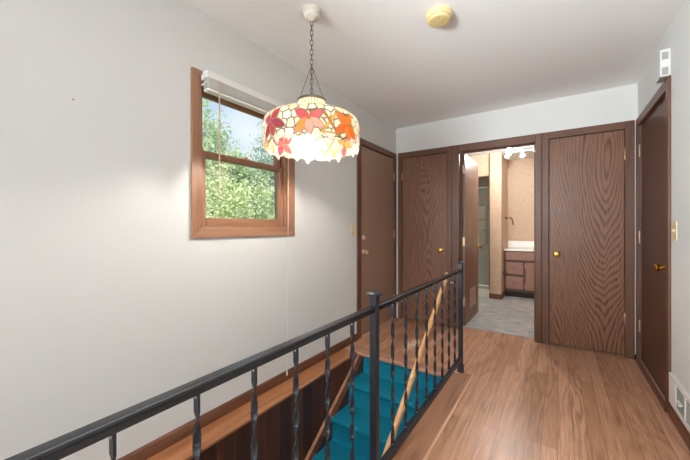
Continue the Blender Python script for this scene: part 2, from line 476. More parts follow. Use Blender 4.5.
# ------------------------------------------------------------------ dimensions
XL, XR, YF, H = -1.7325, 0.5867, 3.7555, 2.44
YB = -4.6                       # back of the room, behind the camera
WY0, WY1, WZ0, WZ1 = 1.06, 1.785, 1.165, 2.02
WELL_L, WELL_R, WELL_Y, WELL_Y0 = -1.555, -0.703, 2.54, -0.75
LOW = -2.5

# ------------------------------------------------------------------ shell
T = 0.14
struct('wall_left', boxes((XL - T, XL, YB, WY0, -0.03, H), (XL - T, XL, WY1, 2.856, -0.03, H), (XL - T, XL, 3.698, YF + 0.1, -0.03, H),
                          (XL - T, XL, 2.856, 3.698, 2.057, H), (XL - T, XL - 0.06, 2.856, 3.698, -0.03, 2.057),
                          (XL - T, XL, WY0, WY1, -0.03, WZ0), (XL - T, XL, WY0, WY1, WZ1, H)), M['wall'],
       'white painted wall along the open stairwell, holding the wood framed window', 'wall')
struct('wall_back', boxes((XL - T, XR + T, YB - T, YB, LOW, H)), M['wall'],
       'white painted wall behind the viewpoint', 'wall')
struct('wall_right', boxes((XR, XR + T, YB, 2.80, 0, H), (XR, XR + T, 3.70, 3.87, 0, H), (XR, XR + T, 2.80, 3.70, 2.05, H),
                           (XR + 0.06, XR + T, 2.80, 3.70, 0, 2.05)), M['wall'],
       'white painted wall around the dark brown door with the white register', 'wall')
far = boxes((XL, XR, YF, YF + 0.11, 2.06, H), (XL, -1.66, YF, YF + 0.11, 0, 2.06), (-1.06, -0.95, YF, YF + 0.11, 0, 2.06),
            (-0.175, -0.085, YF, YF + 0.11, 0, 2.06), (0.515, XR, YF, YF + 0.11, 0, 2.06),
            (-1.66, -1.06, YF + 0.06, YF + 0.11, 0, 2.06), (-0.085, 0.515, YF + 0.06, YF + 0.11, 0, 2.06))
struct('wall_far', far, M['wall'], 'white strip of end wall above the three doorways', 'wall')
struct('ceiling', boxes((XL - T, XR + T, YB - T, YF + 0.11, H, H + 0.12)), M['ceiling'],
       'flat white hall ceiling carrying the lamp and the smoke detector', 'ceiling')
fl = boxes((-0.56, XR, YB, YF, -0.2, 0), (XL, -0.56, 2.64, YF, -0.2, 0), (-1.66, -1.06, YF, YF + 0.06, -0.2, 0), (-0.085, 0.515, YF, YF + 0.06, -0.2, 0), (XR, XR + 0.06, 2.80, 3.70, -0.2, 0), (-0.945, -0.18, YF, YF + 0.095, -0.2, 0),
           (XL, -0.56, YB, WELL_Y0, -0.2, 0))
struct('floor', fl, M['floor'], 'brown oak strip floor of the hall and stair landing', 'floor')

# nosing boards around the stairwell opening
n = boxes((WELL_R - 0.012, -0.56, WELL_Y0, 2.64, -0.032, 0.0))
struct('trim_1', n, M['nosing'], 'wide oak nosing board under the iron railing beside the stairwell', 'trim', bevel=0.004)
n = boxes((XL, WELL_R - 0.012, WELL_Y - 0.022, 2.64, -0.03, 0.0))
struct('trim_2', n, M['nosing_x'], 'oak nosing across the head of the turquoise stairs', 'trim', bevel=0.006)
n = bmesh.new(); prism(n, [(-0.558, 0.0), (-0.558, 0.006), (-0.555, 0.010), (-0.546, 0.010), (-0.542, 0.006), (-0.542, 0.0)], 'y', WELL_Y0, 2.625)
struct('trim_3', n, wood('reducer_strip', '#e3b898', '#c09070', 'y', 4, 8, 0.1, 30, 0.35), 'thin raised light wood strip on the floor along the railing', 'trim')
n = bmesh.new(); prism(n, [(WELL_Y - 0.2 + 0.27, 0), (WELL_Y + 0.07, 0.003), (WELL_Y + 0.082, 0.003), (WELL_Y + 0.082, 0)], 'x', -0.73, -0.655)
struct('trim_4', n, M['counter'], 'short pale joint strip on the floor beside the far railing post', 'trim')
# ledge along the left wall
n = bmesh.new()
prism(n, [(XL, 0), (WELL_L - 0.004, 0), (WELL_L, -0.004), (WELL_L, -0.014), (WELL_L - 0.006, -0.016), (WELL_L - 0.006, -0.024), (WELL_L - 0.012, -0.026), (XL, -0.026)], 'y', WELL_Y0, WELL_Y - 0.022)
struct('trim_5', n, M['ledge'], 'reddish oak ledge running along the white wall over the stairwell', 'trim')
n = bmesh.new()
prism(n, [(XL, 0), (XL + 0.02, 0), (XL + 0.02, 0.03), (XL + 0.012, 0.055), (XL + 0.004, 0.066), (XL, 0.066)], 'y', YB, 2.788)
struct('baseboard_left', n, M['baseboard'], 'dark brown baseboard at the foot of the white stairwell wall', 'baseboard')
n = bmesh.new()
prism(n, [(XR, 0), (XR - 0.014, 0), (XR - 0.014, 0.055), (XR - 0.006, 0.076), (XR, 0.076)], 'y', YB, 2.752)
struct('baseboard_right', n, M['baseboard'], 'brown baseboard below the white register at right', 'baseboard')
n = boxes((XL + 0.001, WELL_L - 0.016, WELL_Y0, WELL_Y - 0.02, LOW, -0.026))
struct('wall_stairwell_left', n, M['boards'], 'dark vertical boards lining the stairwell under the oak ledge', 'wall')
n = boxes((WELL_R, WELL_R + 0.1, WELL_Y0, 2.64, LOW, -0.034))
struct('wall_stairwell_right', n, M['boards'], 'dark boarded stairwell side below the iron railing', 'wall')
n = boxes((XL, WELL_R + 0.1, WELL_Y + 0.03, WELL_Y + 0.12, LOW, -0.21), (XL, WELL_R + 0.1, WELL_Y0 - 0.1, WELL_Y0, LOW, -0.2))
struct('wall_stairwell_end', n, M['boards'], 'dark stairwell end wall behind the stairs', 'wall')
struct('lower_floor', boxes((XL, WELL_R + 0.1, YB, 3.0, LOW - 0.1, LOW)), M['concrete'], 'lower level floor at the foot of the stairs', 'floor')

# ------------------------------------------------------------------ window
win = bmesh.new()
CX0, CX1 = XL - 0.001, XL + 0.016
cy0, cy1, cz0, cz1 = 1.0, 1.845, 1.105, 2.08
def casing_bar(bm, a, b_, c, d):
    """mitred casing bar on the left wall: outer edge a-b, inner edge c-d, each (y,z)"""
    for pts in ([a, b_, d, c],):
        A = [bm.verts.new((CX0, p[0], p[1])) for p in pts]
        tp = []
        for i, p in enumerate(pts):
            tp.append(bm.verts.new((CX1 if i < 2 else CX1 - 0.006, p[0], p[1])))
        bm.faces.new(A); bm.faces.new(tp[::-1])
        for i in range(4):
            j = (i + 1) % 4
            bm.faces.new((A[i], A[j], tp[j], tp[i]))
O = [(cy0, cz0), (cy1, cz0), (cy1, cz1), (cy0, cz1)]
I = [(WY0, WZ0), (WY1, WZ0), (WY1, WZ1), (WY0, WZ1)]
vb = bmesh.new()
casing_bar(vb, O[0], O[3], I[0], I[3]); casing_bar(vb, O[1], O[2], I[1], I[2])
wroot = empty('window_1', (0, 0, 0), 'wood framed double hung window in the white stairwell wall', 'window', kind='structure')
obj('side_casing', vb, M['window_wood'], wroot, bevel=0.003)
hb = bmesh.new()
casing_bar(hb, O[0], O[1], I[0], I[1]); casing_bar(hb, O[3], O[2], I[3], I[2])
obj('head_and_sill_casing', hb, M['window_wood_y'], wroot, bevel=0.003)
jb = boxes((XL - T, XL, WY0 - 0.0, WY0 + 0.008, WZ0, WZ1), (XL - T, XL, WY1 - 0.008, WY1, WZ0, WZ1),
           (XL - T, XL, WY0, WY1, WZ0, WZ0 + 0.008), (XL - T, XL, WY0, WY1, WZ1 - 0.008, WZ1),
           (XL - 0.03, XL - 0.012, WY0 + 0.008, WY0 + 0.02, WZ0, WZ1), (XL - 0.03, XL - 0.012, WY1 - 0.02, WY1 - 0.008, WZ0, WZ1))
obj('window_jamb', jb, M['window_wood'], wroot)
def sash(name, x0, x1, z0, z1, st, bot, top):
    y0, y1 = WY0 + 0.009, WY1 - 0.009
    f = boxes((x0, x1, y0, y0 + st, z0, z1), (x0, x1, y1 - st, y1, z0, z1))
    o = obj(name, f, M['window_wood'], wroot, bevel=0.004)
    f2 = boxes((x0, x1, y0 + st, y1 - st, z0, z0 + bot), (x0, x1, y0 + st, y1 - st, z1 - top, z1))
    # glazing bead
    obj('sash_rail', f2, M['window_wood_y'], o, bevel=0.004)
    xm = (x0 + x1) / 2
    obj('glass_pane', boxes((xm - 0.002, xm + 0.002, y0 + st - 0.004, y1 - st + 0.004, z0 + bot - 0.004, z1 - top + 0.004)), M['glass'], o)
    return o
lower = sash('lower_sash', XL - 0.068, XL - 0.034, WZ0 + 0.009, 1.632, 0.048, 0.052, 0.036)
sash('upper_sash', XL - 0.106, XL - 0.072, 1.598, WZ1 - 0.009, 0.048, 0.036, 0.036)
lk = bmesh.new(); box(lk, XL - 0.066, XL - 0.04, 1.40, 1.45, 1.632, 1.642); box(lk, XL - 0.06, XL - 0.045, 1.415, 1.435, 1.642, 1.652)
obj('sash_lock', lk, M['nickel'], wroot, bevel=0.002)

# blind pulled up over the head casing
bl = empty('window_blind', (XL + 0.05, 1.42, 2.0), 'white slatted blind pulled up tight at the top of the window', 'blind')
def lx(b): return (b[0] - (XL + 0.05), b[1] - (XL + 0.05), b[2] - 1.42, b[3] - 1.42, b[4] - 2.0, b[5] - 2.0)
by0, by1 = 1.062, 1.81
obj('headrail', boxes(lx((XL + 0.016, XL + 0.068, by0, by1, 2.032, 2.074))), M['white'], bl, bevel=0.004)
slat0 = None
for k in range(14):
    z = 1.978 + k * 0.0036
    yo = random.uniform(-0.002, 0.002)
    if slat0 is None:
        sb = bmesh.new()
        prism(sb, [(XL + 0.018 - XL - 0.05, 0), (XL + 0.043 - XL - 0.05, 0.003), (XL + 0.068 - XL - 0.05, 0), (XL + 0.068 - XL - 0.05, 0.0016), (XL + 0.043 - XL - 0.05, 0.0046), (XL + 0.018 - XL - 0.05, 0.0016)],
              'y', by0 + 0.008 - 1.42, by1 - 0.008 - 1.42)
        slat0 = obj('slat', sb, M['slat'], bl); s_ = slat0
    else:
        s_ = slat0.copy(); COL.objects.link(s_); s_.parent = bl
    s_.location = (0, yo, z - 2.0)
obj('bottom_rail', boxes(lx((XL + 0.020, XL + 0.066, by0 + 0.006, by1 - 0.006, 1.957, 1.974))), M['white'], bl, bevel=0.004)
w = bmesh.new(); tube(w, [(0.022, 1.137 - 1.42, 0.03), (0.022, 1.137 - 1.42, -0.64)], 0.0042, 8)
obj('tilt_wand', w, M['wand'], bl, smooth=True)
w = bmesh.new()
tube(w, [(-0.008, 1.745 - 1.42, 0.02), (-0.012, 1.745 - 1.42, -1.0), (-0.02, 1.742 - 1.42, -1.92)], 0.0017, 6)
lathe(w, [(0.0, -1.96), (0.005, -1.955), (0.006, -1.93), (0.003, -1.915), (0, -1.914)], 10, 'z', (-0.02, 1.742 - 1.42, 0))
obj('pull_cord', w, M['cord'], bl)
w = boxes(lx((XL + 0.018, XL + 0.05, by0 - 0.008, by0, 2.02, 2.05)), lx((XL + 0.018, XL + 0.05, by0 - 0.006, by0, 1.99, 2.0)))
obj('mounting_clip', w, M['white'], bl)

# ------------------------------------------------------------------ doors and casings
def far_casing(name, x0, x1, wl, wr, top, topout, label, jamb=None):
    y1, y0 = YF, YF - 0.014
    def leg(bm, a, b_):
        prism(bm, [(a, y1), (a, y0 + 0.004), (a + 0.004, y0), (b_ - 0.004, y0), (b_, y0 + 0.004), (b_, y1)], 'z', 0, topout)
    o = None
    bm = bmesh.new(); leg(bm, x0 - wl, x0); leg(bm, x1, x1 + wr)
    if jamb:
        box(bm, x0 - 0.012, x0, YF, YF + 0.112, 0, top); box(bm, x1, x1 + 0.012, YF, YF + 0.112, 0, top)
        box(bm, x0 - 0.0, x0 + 0.010, YF + 0.05, YF + 0.075, 0, top - 0.01); box(bm, x1 - 0.01, x1, YF + 0.05, YF + 0.075, 0, top - 0.01)
    else:
        box(bm, x0 - 0.012, x0, YF, YF + 0.06, 0, top); box(bm, x1, x1 + 0.012, YF, YF + 0.06, 0, top)
    o = struct(name, bm, M['casing'], label, 'door casing', bevel=0.0015)
    hb = bmesh.new()
    if not jamb: box(hb, x0, x1, YF, YF + 0.06, top, top + 0.01)
    prism(hb, [(y1, top), (y0, top), (y0, topout - 0.003), (y0 + 0.003, topout), (y1, topout)], 'x', x0, x1)
    if jamb:
        box(hb, x0, x1, YF, YF + 0.112, top, top + 0.012)
        box(hb, x0, x1, YF + 0.05, YF + 0.075, top - 0.01, top)
    h = obj('head_casing', hb, M['casing_x'], o, bevel=0.0015)
    return o
far_casing('trim_6', -1.648, -1.078, 0.052, 0.058, 2.05, 2.117, 'dark brown casing around the left closet door')
far_casing('trim_7', -0.936, -0.190, 0.084, 0.060, 2.035, 2.117, 'dark brown casing around the open bathroom doorway', jamb=True)
far_casing('trim_8', -0.070, 0.503, 0.060, 0.064, 2.05, 2.117, 'dark brown casing around the right closet door')

def side_casing(name, X, sgn, y0, y1, w0, w1, top, topout, label):
    """casing on a side wall; sgn +1 faces +x"""
    bm = boxes((min(X, X + sgn * 0.014), max(X, X + sgn * 0.014), y0 - w0, y0, 0, topout),
               (min(X, X + sgn * 0.014), max(X, X + sgn * 0.014), y1, y1 + w1, 0, topout),
               (min(X, X - sgn * 0.06), max(X, X - sgn * 0.06), y0 - 0.012, y0, 0, top), (min(X, X - sgn * 0.06), max(X, X - sgn * 0.06), y1, y1 + 0.012, 0, top))
    o = struct(name, bm, M['casing'], label, 'door casing', bevel=0.003)
    obj('head_casing', boxes((min(X, X + sgn * 0.014), max(X, X + sgn * 0.014), y0, y1, top, topout),
                             (min(X, X - sgn * 0.06), max(X, X - sgn * 0.06), y0, y1, top, top + 0.012)), M['casing_y'], o, bevel=0.003)
    return o
side_casing('trim_9', XL, 1, 2.868, 3.686, 0.078, 0.054, 2.045, 2.112, 'brown casing around the smooth brown door beside the window wall')
side_casing('trim_10', XR, -1, 2.822, 3.672, 0.066, 0.066, 2.045, 2.114, 'dark brown casing around the dark door on the right wall')

def door(name, loc, w, d, h, axis, mat, label):
    """leaf with its base corner at loc; axis is the direction the width runs"""
    bm = boxes((0, w, 0, d, 0, h)) if axis == 'x' else boxes((0, d, 0, w, 0, h))
    o = obj(name, bm, mat, loc=loc, bevel=0.002)
    return tag(o, label, 'door', None, 'structure')

def knob_bm(axis, sgn, r=0.026, L=0.055):
    bm = bmesh.new()
    prof = [(0.0, 0.0), (0.031, 0.0), (0.031, 0.004), (0.024, 0.009), (0.012, 0.013), (0.010, 0.026), (0.016, 0.031), (r * 0.92, 0.036), (r, 0.044), (r * 0.9, 0.052), (r * 0.55, L), (0, L + 0.001)]
    prof = [(a, b_ * sgn) for a, b_ in prof]
    lathe(bm, prof, 28, axis)
    return bm
def hinge_bm(h=0.09, r=0.006):
    bm = bmesh.new(); lathe(bm, [(0, -h / 2 - 0.006), (r * 0.7, -h / 2 - 0.004), (r, -h / 2), (r, h / 2), (r * 0.7, h / 2 + 0.004), (0, h / 2 + 0.006)], 12)
    return bm

# left wall door (flat brown), nearly flush
d1 = door('door_1', (XL - 0.045, 2.872, 0.012), 0.81, 0.042, 2.028, 'y', M['door_flat'], 'smooth brown door with two round metal locks on the window wall')
FX = 0.042
obj('door_knob', knob_bm('x', 1), M['nickel'], d1, (FX, 0.06, 0.888), smooth=True)
db = bmesh.new(); lathe(db, [(0, 0), (0.030, 0), (0.030, 0.006), (0.024, 0.012), (0.02, 0.016), (0, 0.016)], 24, 'x'); box(db, 0.014, 0.028, -0.004, 0.004, -0.014, 0.014)
obj('deadbolt', db, M['nickel'], d1, (FX, 0.06, 1.045), smooth=True)
for z in (1.80, 1.06, 0.25):
    obj('hinge', hinge_bm(), M['hinge'], d1, (FX + 0.010, 0.812, z), smooth=True)
# left closet
d2 = door('door_2', (-1.645, YF + 0.004, 0.012), 0.564, 0.034, 2.034, 'x', M['closet_a'], 'oak veneer closet door between the smooth brown door and the bathroom')
obj('door_knob', knob_bm('y', -1), M['brass'], d2, (0.495, 0, 0.888), smooth=True)
for z in (1.80, 0.25):
    obj('hinge', hinge_bm(), M['hinge'], d2, (0.0, -0.008, z), smooth=True)
# right closet
d4 = door('door_4', (-0.067, YF + 0.004, 0.016), 0.567, 0.034, 2.030, 'x', M['closet_b'], 'oak veneer closet door right of the bathroom doorway')
obj('door_knob', knob_bm('y', -1), M['brass'], d4, (0.060, 0, 0.888), smooth=True)
for z in (1.81, 0.33):
    obj('hinge', hinge_bm(0.1), M['hinge'], d4, (0.570, -0.008, z), smooth=True)
# bathroom door standing open into the bathroom
d3 = door('door_3', (-0.935, YF + 0.108, 0.012), 0.752, 0.034, 2.020, 'y', M['bath_door'], 'brown veneer bathroom door standing wide open')
for s, x in ((1, 0.034), (-1, 0.0)):
    kb = knob_bm('x', s)
    obj('door_knob', kb, M['brass'], d3, (x, 0.692, 0.895), smooth=True)
for z in (1.84, 0.99, 0.28):
    hb = hinge_bm(0.1)
    box(hb, -0.03, -0.001, -0.002, 0.0, -0.05, 0.05)
    obj('hinge', hb, M['hinge'], d3, (0.034, -0.005, z), smooth=True)
g = boxes((0, 0.006, 0, 0.014, 0, 0.235), (0, 0.006, 0.326, 0.34, 0, 0.235), (0, 0.006, 0, 0.34, 0, 0.014), (0, 0.006, 0, 0.34, 0.221, 0.235), (0, 0.002, 0, 0.34, 0, 0.235))
for k in range(9):
    prism(g, [(0.001, 0.022 + k * 0.022), (0.006, 0.030 + k * 0.022), (0.006, 0.034 + k * 0.022), (0.001, 0.030 + k * 0.022)], 'y', 0.014, 0.326)
gv = obj('door_vent', g, M['grille'], d3, (0.034, 0.225, 0.155)); tag(gv, 'pale louvred vent panel')
# right wall door
d5 = door('door_5', (XR + 0.012, 2.826, 0.038), 0.842, 0.036, 2.004, 'y', M['door_dark'], 'dark brown door on the right wall under the white chime box')
kb = bmesh.new()
lathe(kb, [(0, 0), (0.032, 0), (0.032, -0.005), (0.022, -0.012), (0.012, -0.018), (0.011, -0.034), (0.02, -0.040), (0.026, -0.050), (0.025, -0.060), (0.014, -0.070), (0, -0.071)], 28, 'x')
obj('door_knob', kb, M['brass'], d5, (0, 0.062, 0.864), smooth=True)
for z in (1.79, 1.045, 0.28):
    obj('hinge', hinge_bm(0.1), M['hinge'], d5, (-0.012, 0.845, z), smooth=True)
pk = bmesh.new()
for z in (1.42, 1.50): lathe(pk, [(0, 0), (0.004, 0), (0.003, -0.002), (0, -0.003)], 10, 'x', (0, 0.40, z))
obj('screw_plug', pk, M['grille'], d5)
th = bmesh.new()
prism(th, [(XR - 0.022, 0), (XR - 0.022, 0.022), (XR - 0.014, 0.030), (XR + 0.06, 0.034), (XR + 0.06, 0)], 'y', 2.79, 3.70)
struct('trim_11', th, M['baseboard'], 'low wooden threshold under the dark door on the right wall', 'threshold')
th = boxes((XR - 0.004, XR + 0.008, 2.824, 3.67, 0.031, 0.040))
struct('trim_12', th, plain('weather_strip', '#a88d7c', 0.5), 'thin light weather strip on the threshold of the dark door', 'threshold')
th = boxes((XL - 0.045, XL + 0.012, 2.868, 3.686, 0.0, 0.011))
struct('trim_13', th, M['wand'], 'pale threshold strip under the smooth brown door', 'threshold', bevel=0.003)
stp = bmesh.new(); lathe(stp, [(0, 0.0), (0.014, 0.0), (0.014, 0.028), (0.010, 0.05), (0, 0.052)], 16, 'z', (0.577, 3.735, 0))
tag(obj('door_stop', stp, M['dark'], smooth=True), 'small dark stop block on the floor in the corner of the right wall', 'door stop')

# ------------------------------------------------------------------ iron railing
RX = -0.648
rail = empty('stair_railing', (RX, 1.19, 0), 'dark iron railing with twisted bars guarding the open stairwell', 'railing')
def post_bm():
    s = 0.016
    bm = boxes((-s, s, -s, s, 0, 0.880))
    return bm
PY0 = 1.19; posts = [-0.257 - PY0, 0.0, 2.637 - PY0]
for i, py in enumerate(posts):
    p = obj('post', post_bm(), M['iron'], rail, (0, py, 0), bevel=0.003)
    cb = bmesh.new()
    vs = []
    lathe(cb, [(0, 0), (0.03, 0.0), (0.0345, 0.003), (0.0345, 0.007), (0.026, 0.012), (0.010, 0.016), (0, 0.0165)], 24, 'z')
    obj('post_cap', cb, M['iron'], p, (0, 0, 0.880), smooth=True)
    fb = boxes((-0.0225, 0.0225, -0.0225, 0.0225, 0.0, 0.060))
    obj('post_foot', fb, M['iron'], p, bevel=0.003)
def rail_prof():
    # moulded cap rail, half outline mirrored
    h = [(0.0, 0.8335), (0.0118, 0.8333), (0.0138, 0.8315), (0.0142, 0.828), (0.0142, 0.8262), (0.0116, 0.8252), (0.0116, 0.8236), (0.0132, 0.8225), (0.0132, 0.8205), (0.0108, 0.819), (0.0108, 0.8085)]
    return [(-x, z) for x, z in h[:0:-1]] + h
spans = [(posts[0] + 0.016, posts[1] - 0.016), (posts[1] + 0.016, posts[2] - 0.016)]
for a, b_ in spans:
    bm = bmesh.new(); prism(bm, rail_prof(), 'y', a, b_)
    obj('top_rail', bm, M['iron_top'], rail)
    bm = boxes((-0.014, 0.014, a, b_, 0.096, 0.126))
    br_ = obj('bottom_rail', bm, M['iron'], rail, bevel=0.002)
def baluster_bm(z0, z1, w=0.0086, t=0.0026):
    bm = bmesh.new()
    n = 110; rings = []
    for i in range(n + 1):
        z = z0 + (z1 - z0) * i / n
        u = min(max((z - z0 - 0.045) / (z1 - z0 - 0.09), 0), 1)
        a = u * PI * 6
        ca, sa = math.cos(a), math.sin(a)
        rings.append([bm.verts.new((x * ca - y * sa, x * sa + y * ca, z)) for x, y in ((-w, -t), (w, -t), (w, t), (-w, t))])
    for A, B in zip(rings, rings[1:]):
        for k in range(4): bm.faces.new((A[k], A[(k + 1) % 4], B[(k + 1) % 4], B[k]))
    bm.faces.new(rings[0][::-1]); bm.faces.new(rings[-1])
    return bm
def screw_bm(z):
    bm = bmesh.new(); lathe(bm, [(0, 0), (0.0030, 0), (0.0026, -0.0018), (0, -0.0024)], 10, 'y', (0, -0.0022, z))
    return bm
bal0 = obj('baluster', baluster_bm(0.124, 0.812), M['iron'], rail)
sc0 = obj('screw', screw_bm(0.800), M['screw'], bal0); sc1 = obj('screw', screw_bm(0.140), M['screw'], bal0)
ys = [0.161 * k for k in range(1, 9)]
first = True
for base in (posts[0], posts[1]):
    for k in range(8):
        y = base + 0.1775 + 0.156 * k
        if first: o = bal0; first = False
        else:
            o = bal0.copy(); COL.objects.link(o); o.parent = rail
            for s_ in (sc0, sc1):
                c_ = s_.copy(); COL.objects.link(c_); c_.parent = o
        o.location = (0, y, 0)

# ------------------------------------------------------------------ wooden handrail on the stair side of the railing
hx = -0.715
P0, P1 = Vector((hx, 2.50, 0.80)), Vector((hx, -0.30, 0.80 - 2.80 * 0.727))
hr = empty('stair_handrail', P0, 'golden wood handrail slanting down behind the iron railing', 'handrail')
bm = bmesh.new()
prof = [(0.016 * math.cos(a), 0.020 * math.sin(a)) for a in [2 * PI * k / 20 for k in range(20)]]
dirv = (P1 - P0).normalized()
side = Vector((1, 0, 0)); upv = side.cross(dirv).normalized()
if upv.z < 0: upv = -upv
ra = [bm.verts.new(side * a + upv * b_) for a, b_ in prof]
rb = [bm.verts.new((P1 - P0) + side * a + upv * b_) for a, b_ in prof]
bm.faces.new(ra); bm.faces.new(rb[::-1])
for k in range(20): bm.faces.new((ra[k], ra[(k + 1) % 20], rb[(k + 1) % 20], rb[k]))
obj('grip', bm, M['handrail'], hr, smooth=True)
for d in (0.06, 2.3):
    c_ = dirv * d
    bm = bmesh.new()
    tube(bm, [c_ - upv * 0.016, c_ - upv * 0.024 + Vector((0.012, 0, 0)), c_ - upv * 0.026 + Vector((0.066, 0.015, -0.004))], 0.0045, 8)
    obj('bracket', bm, M['screw'], hr, smooth=True)

# ------------------------------------------------------------------ stairs
RISE, RUN = 0.178, 0.245
NST = 13
CXL, CXR = -1.500, -0.704
st = empty('staircase', ((CXL + CXR) / 2, WELL_Y, 0), 'turquoise carpeted stairs leading down from the landing', 'staircase')
ox, oy = (CXL + CXR) / 2, WELL_Y
prof = []
prof.append((0.0, -0.03))
for k in range(1, NST + 1):
    yb, zt = -(k - 1) * RUN, -k * RISE         # back of tread k at riser k
    prof.append((yb - 0.004, zt + 0.012)); prof.append((yb - 0.014, zt))
    yn = -k * RUN - 0.022                        # nose
    for q in range(7):
        a = PI / 2 + q * PI / 6
        prof.append((yn + 0.024 + 0.024 * math.cos(a), zt - 0.022 + 0.022 * math.sin(a)))
    prof.append((-k * RUN, zt - 0.052))
last = prof[-1]
under = [(last[0], last[1] - 0.1), (0.0, -0.25)]
bm = bmesh.new()
prism(bm, [(y, z) for y, z in prof + under], 'x', CXL - ox, CXR - ox)
obj('carpet', bm, M['carpet'], st, smooth=True)
bm = bmesh.new()
def ln(y): return y * RISE / RUN
sp = [(0.0, -0.032), (-NST * RUN, ln(-NST * RUN) + 0.02), (-NST * RUN, ln(-NST * RUN) - 0.3), (0, -0.45)]
prism(bm, sp, 'x', WELL_L - 0.010 - ox, CXL - ox)
obj('stringer', bm, M['baseboard'] if False else M['boards'], st)
bm = bmesh.new()
for a, b_, dz in ((WELL_L - 0.008, WELL_L + 0.004, 0.0), (WELL_L + 0.004, WELL_L + 0.009, -0.004), (WELL_L + 0.009, WELL_L + 0.016, 0.0)):
    prism(bm, [(0.0, -0.032 + 0.008 + dz), (-NST * RUN, ln(-NST * RUN) + 0.028 + dz), (-NST * RUN, ln(-NST * RUN) + 0.0), (0, -0.06)], 'x', a - ox, b_ - ox)
obj('stringer_cap', bm, M['stringer_cap'], st, bevel=0.002)

# ------------------------------------------------------------------ pendant lamp
LX, LY = -1.198, 1.430
lamp = empty('pendant_lamp', (LX, LY, H), 'stained glass pendant lamp with orange and purple flowers, hanging on a chain', 'lamp')
bm = bmesh.new(); lathe(bm, [(0, 0), (0.055, 0), (0.056, -0.012), (0.050, -0.020), (0.046, -0.022), (0.046, -0.036), (0.038, -0.046), (0.018, -0.052), (0.010, -0.062), (0, -0.063)], 40)
obj('canopy', bm, M['canopy'], lamp, smooth=True)
def link_bm(L=0.034, W=0.016, r=0.0022):
    bm = bmesh.new(); pts = []
    R_ = W / 2; S = L / 2 - R_
    for k in range(8):
        a = PI * k / 7; pts.append((R_ * math.cos(a), 0, S + R_ * math.sin(a)))
    for k in range(8):
        a = PI + PI * k / 7; pts.append((R_ * math.cos(a), 0, -S + R_ * math.sin(a)))
    tube(bm, pts, r, 6, closed=True)
    return bm
chain = bmesh.new()
z = -0.074; k = 0
while z > -0.515:
    t_ = link_bm()
    t_.transform(Matrix.Translation((0, 0, z)) @ Matrix.Rotation(PI / 2 * (k % 2) + 0.5, 4, 'Z'))
    me = bpy.data.meshes.new('tmp'); t_.to_mesh(me); t_.free(); chain.from_mesh(me); bpy.data.meshes.remove(me)
    z -= 0.0285; k += 1
obj('chain', chain, M['bronze'], lamp, smooth=True)
for k in range(3):
    a = math.radians(-50 + 60 + 120 * k)
    bm = bmesh.new(); tube(bm, [(0.004 * math.cos(a), 0.004 * math.sin(a), -0.33), (0.074 * math.cos(a), 0.074 * math.sin(a), -0.522)], 0.0018, 6)
    obj('hanger_wire', bm, M['bronze'], lamp)
bm = bmesh.new(); lathe(bm, [(0, -0.518), (0.02, -0.518), (0.078, -0.523), (0.083, -0.527), (0.083, -0.538), (0.074, -0.540), (0.0, -0.540)], 40)
obj('shade_cap', bm, M['bronze'], lamp, smooth=True)

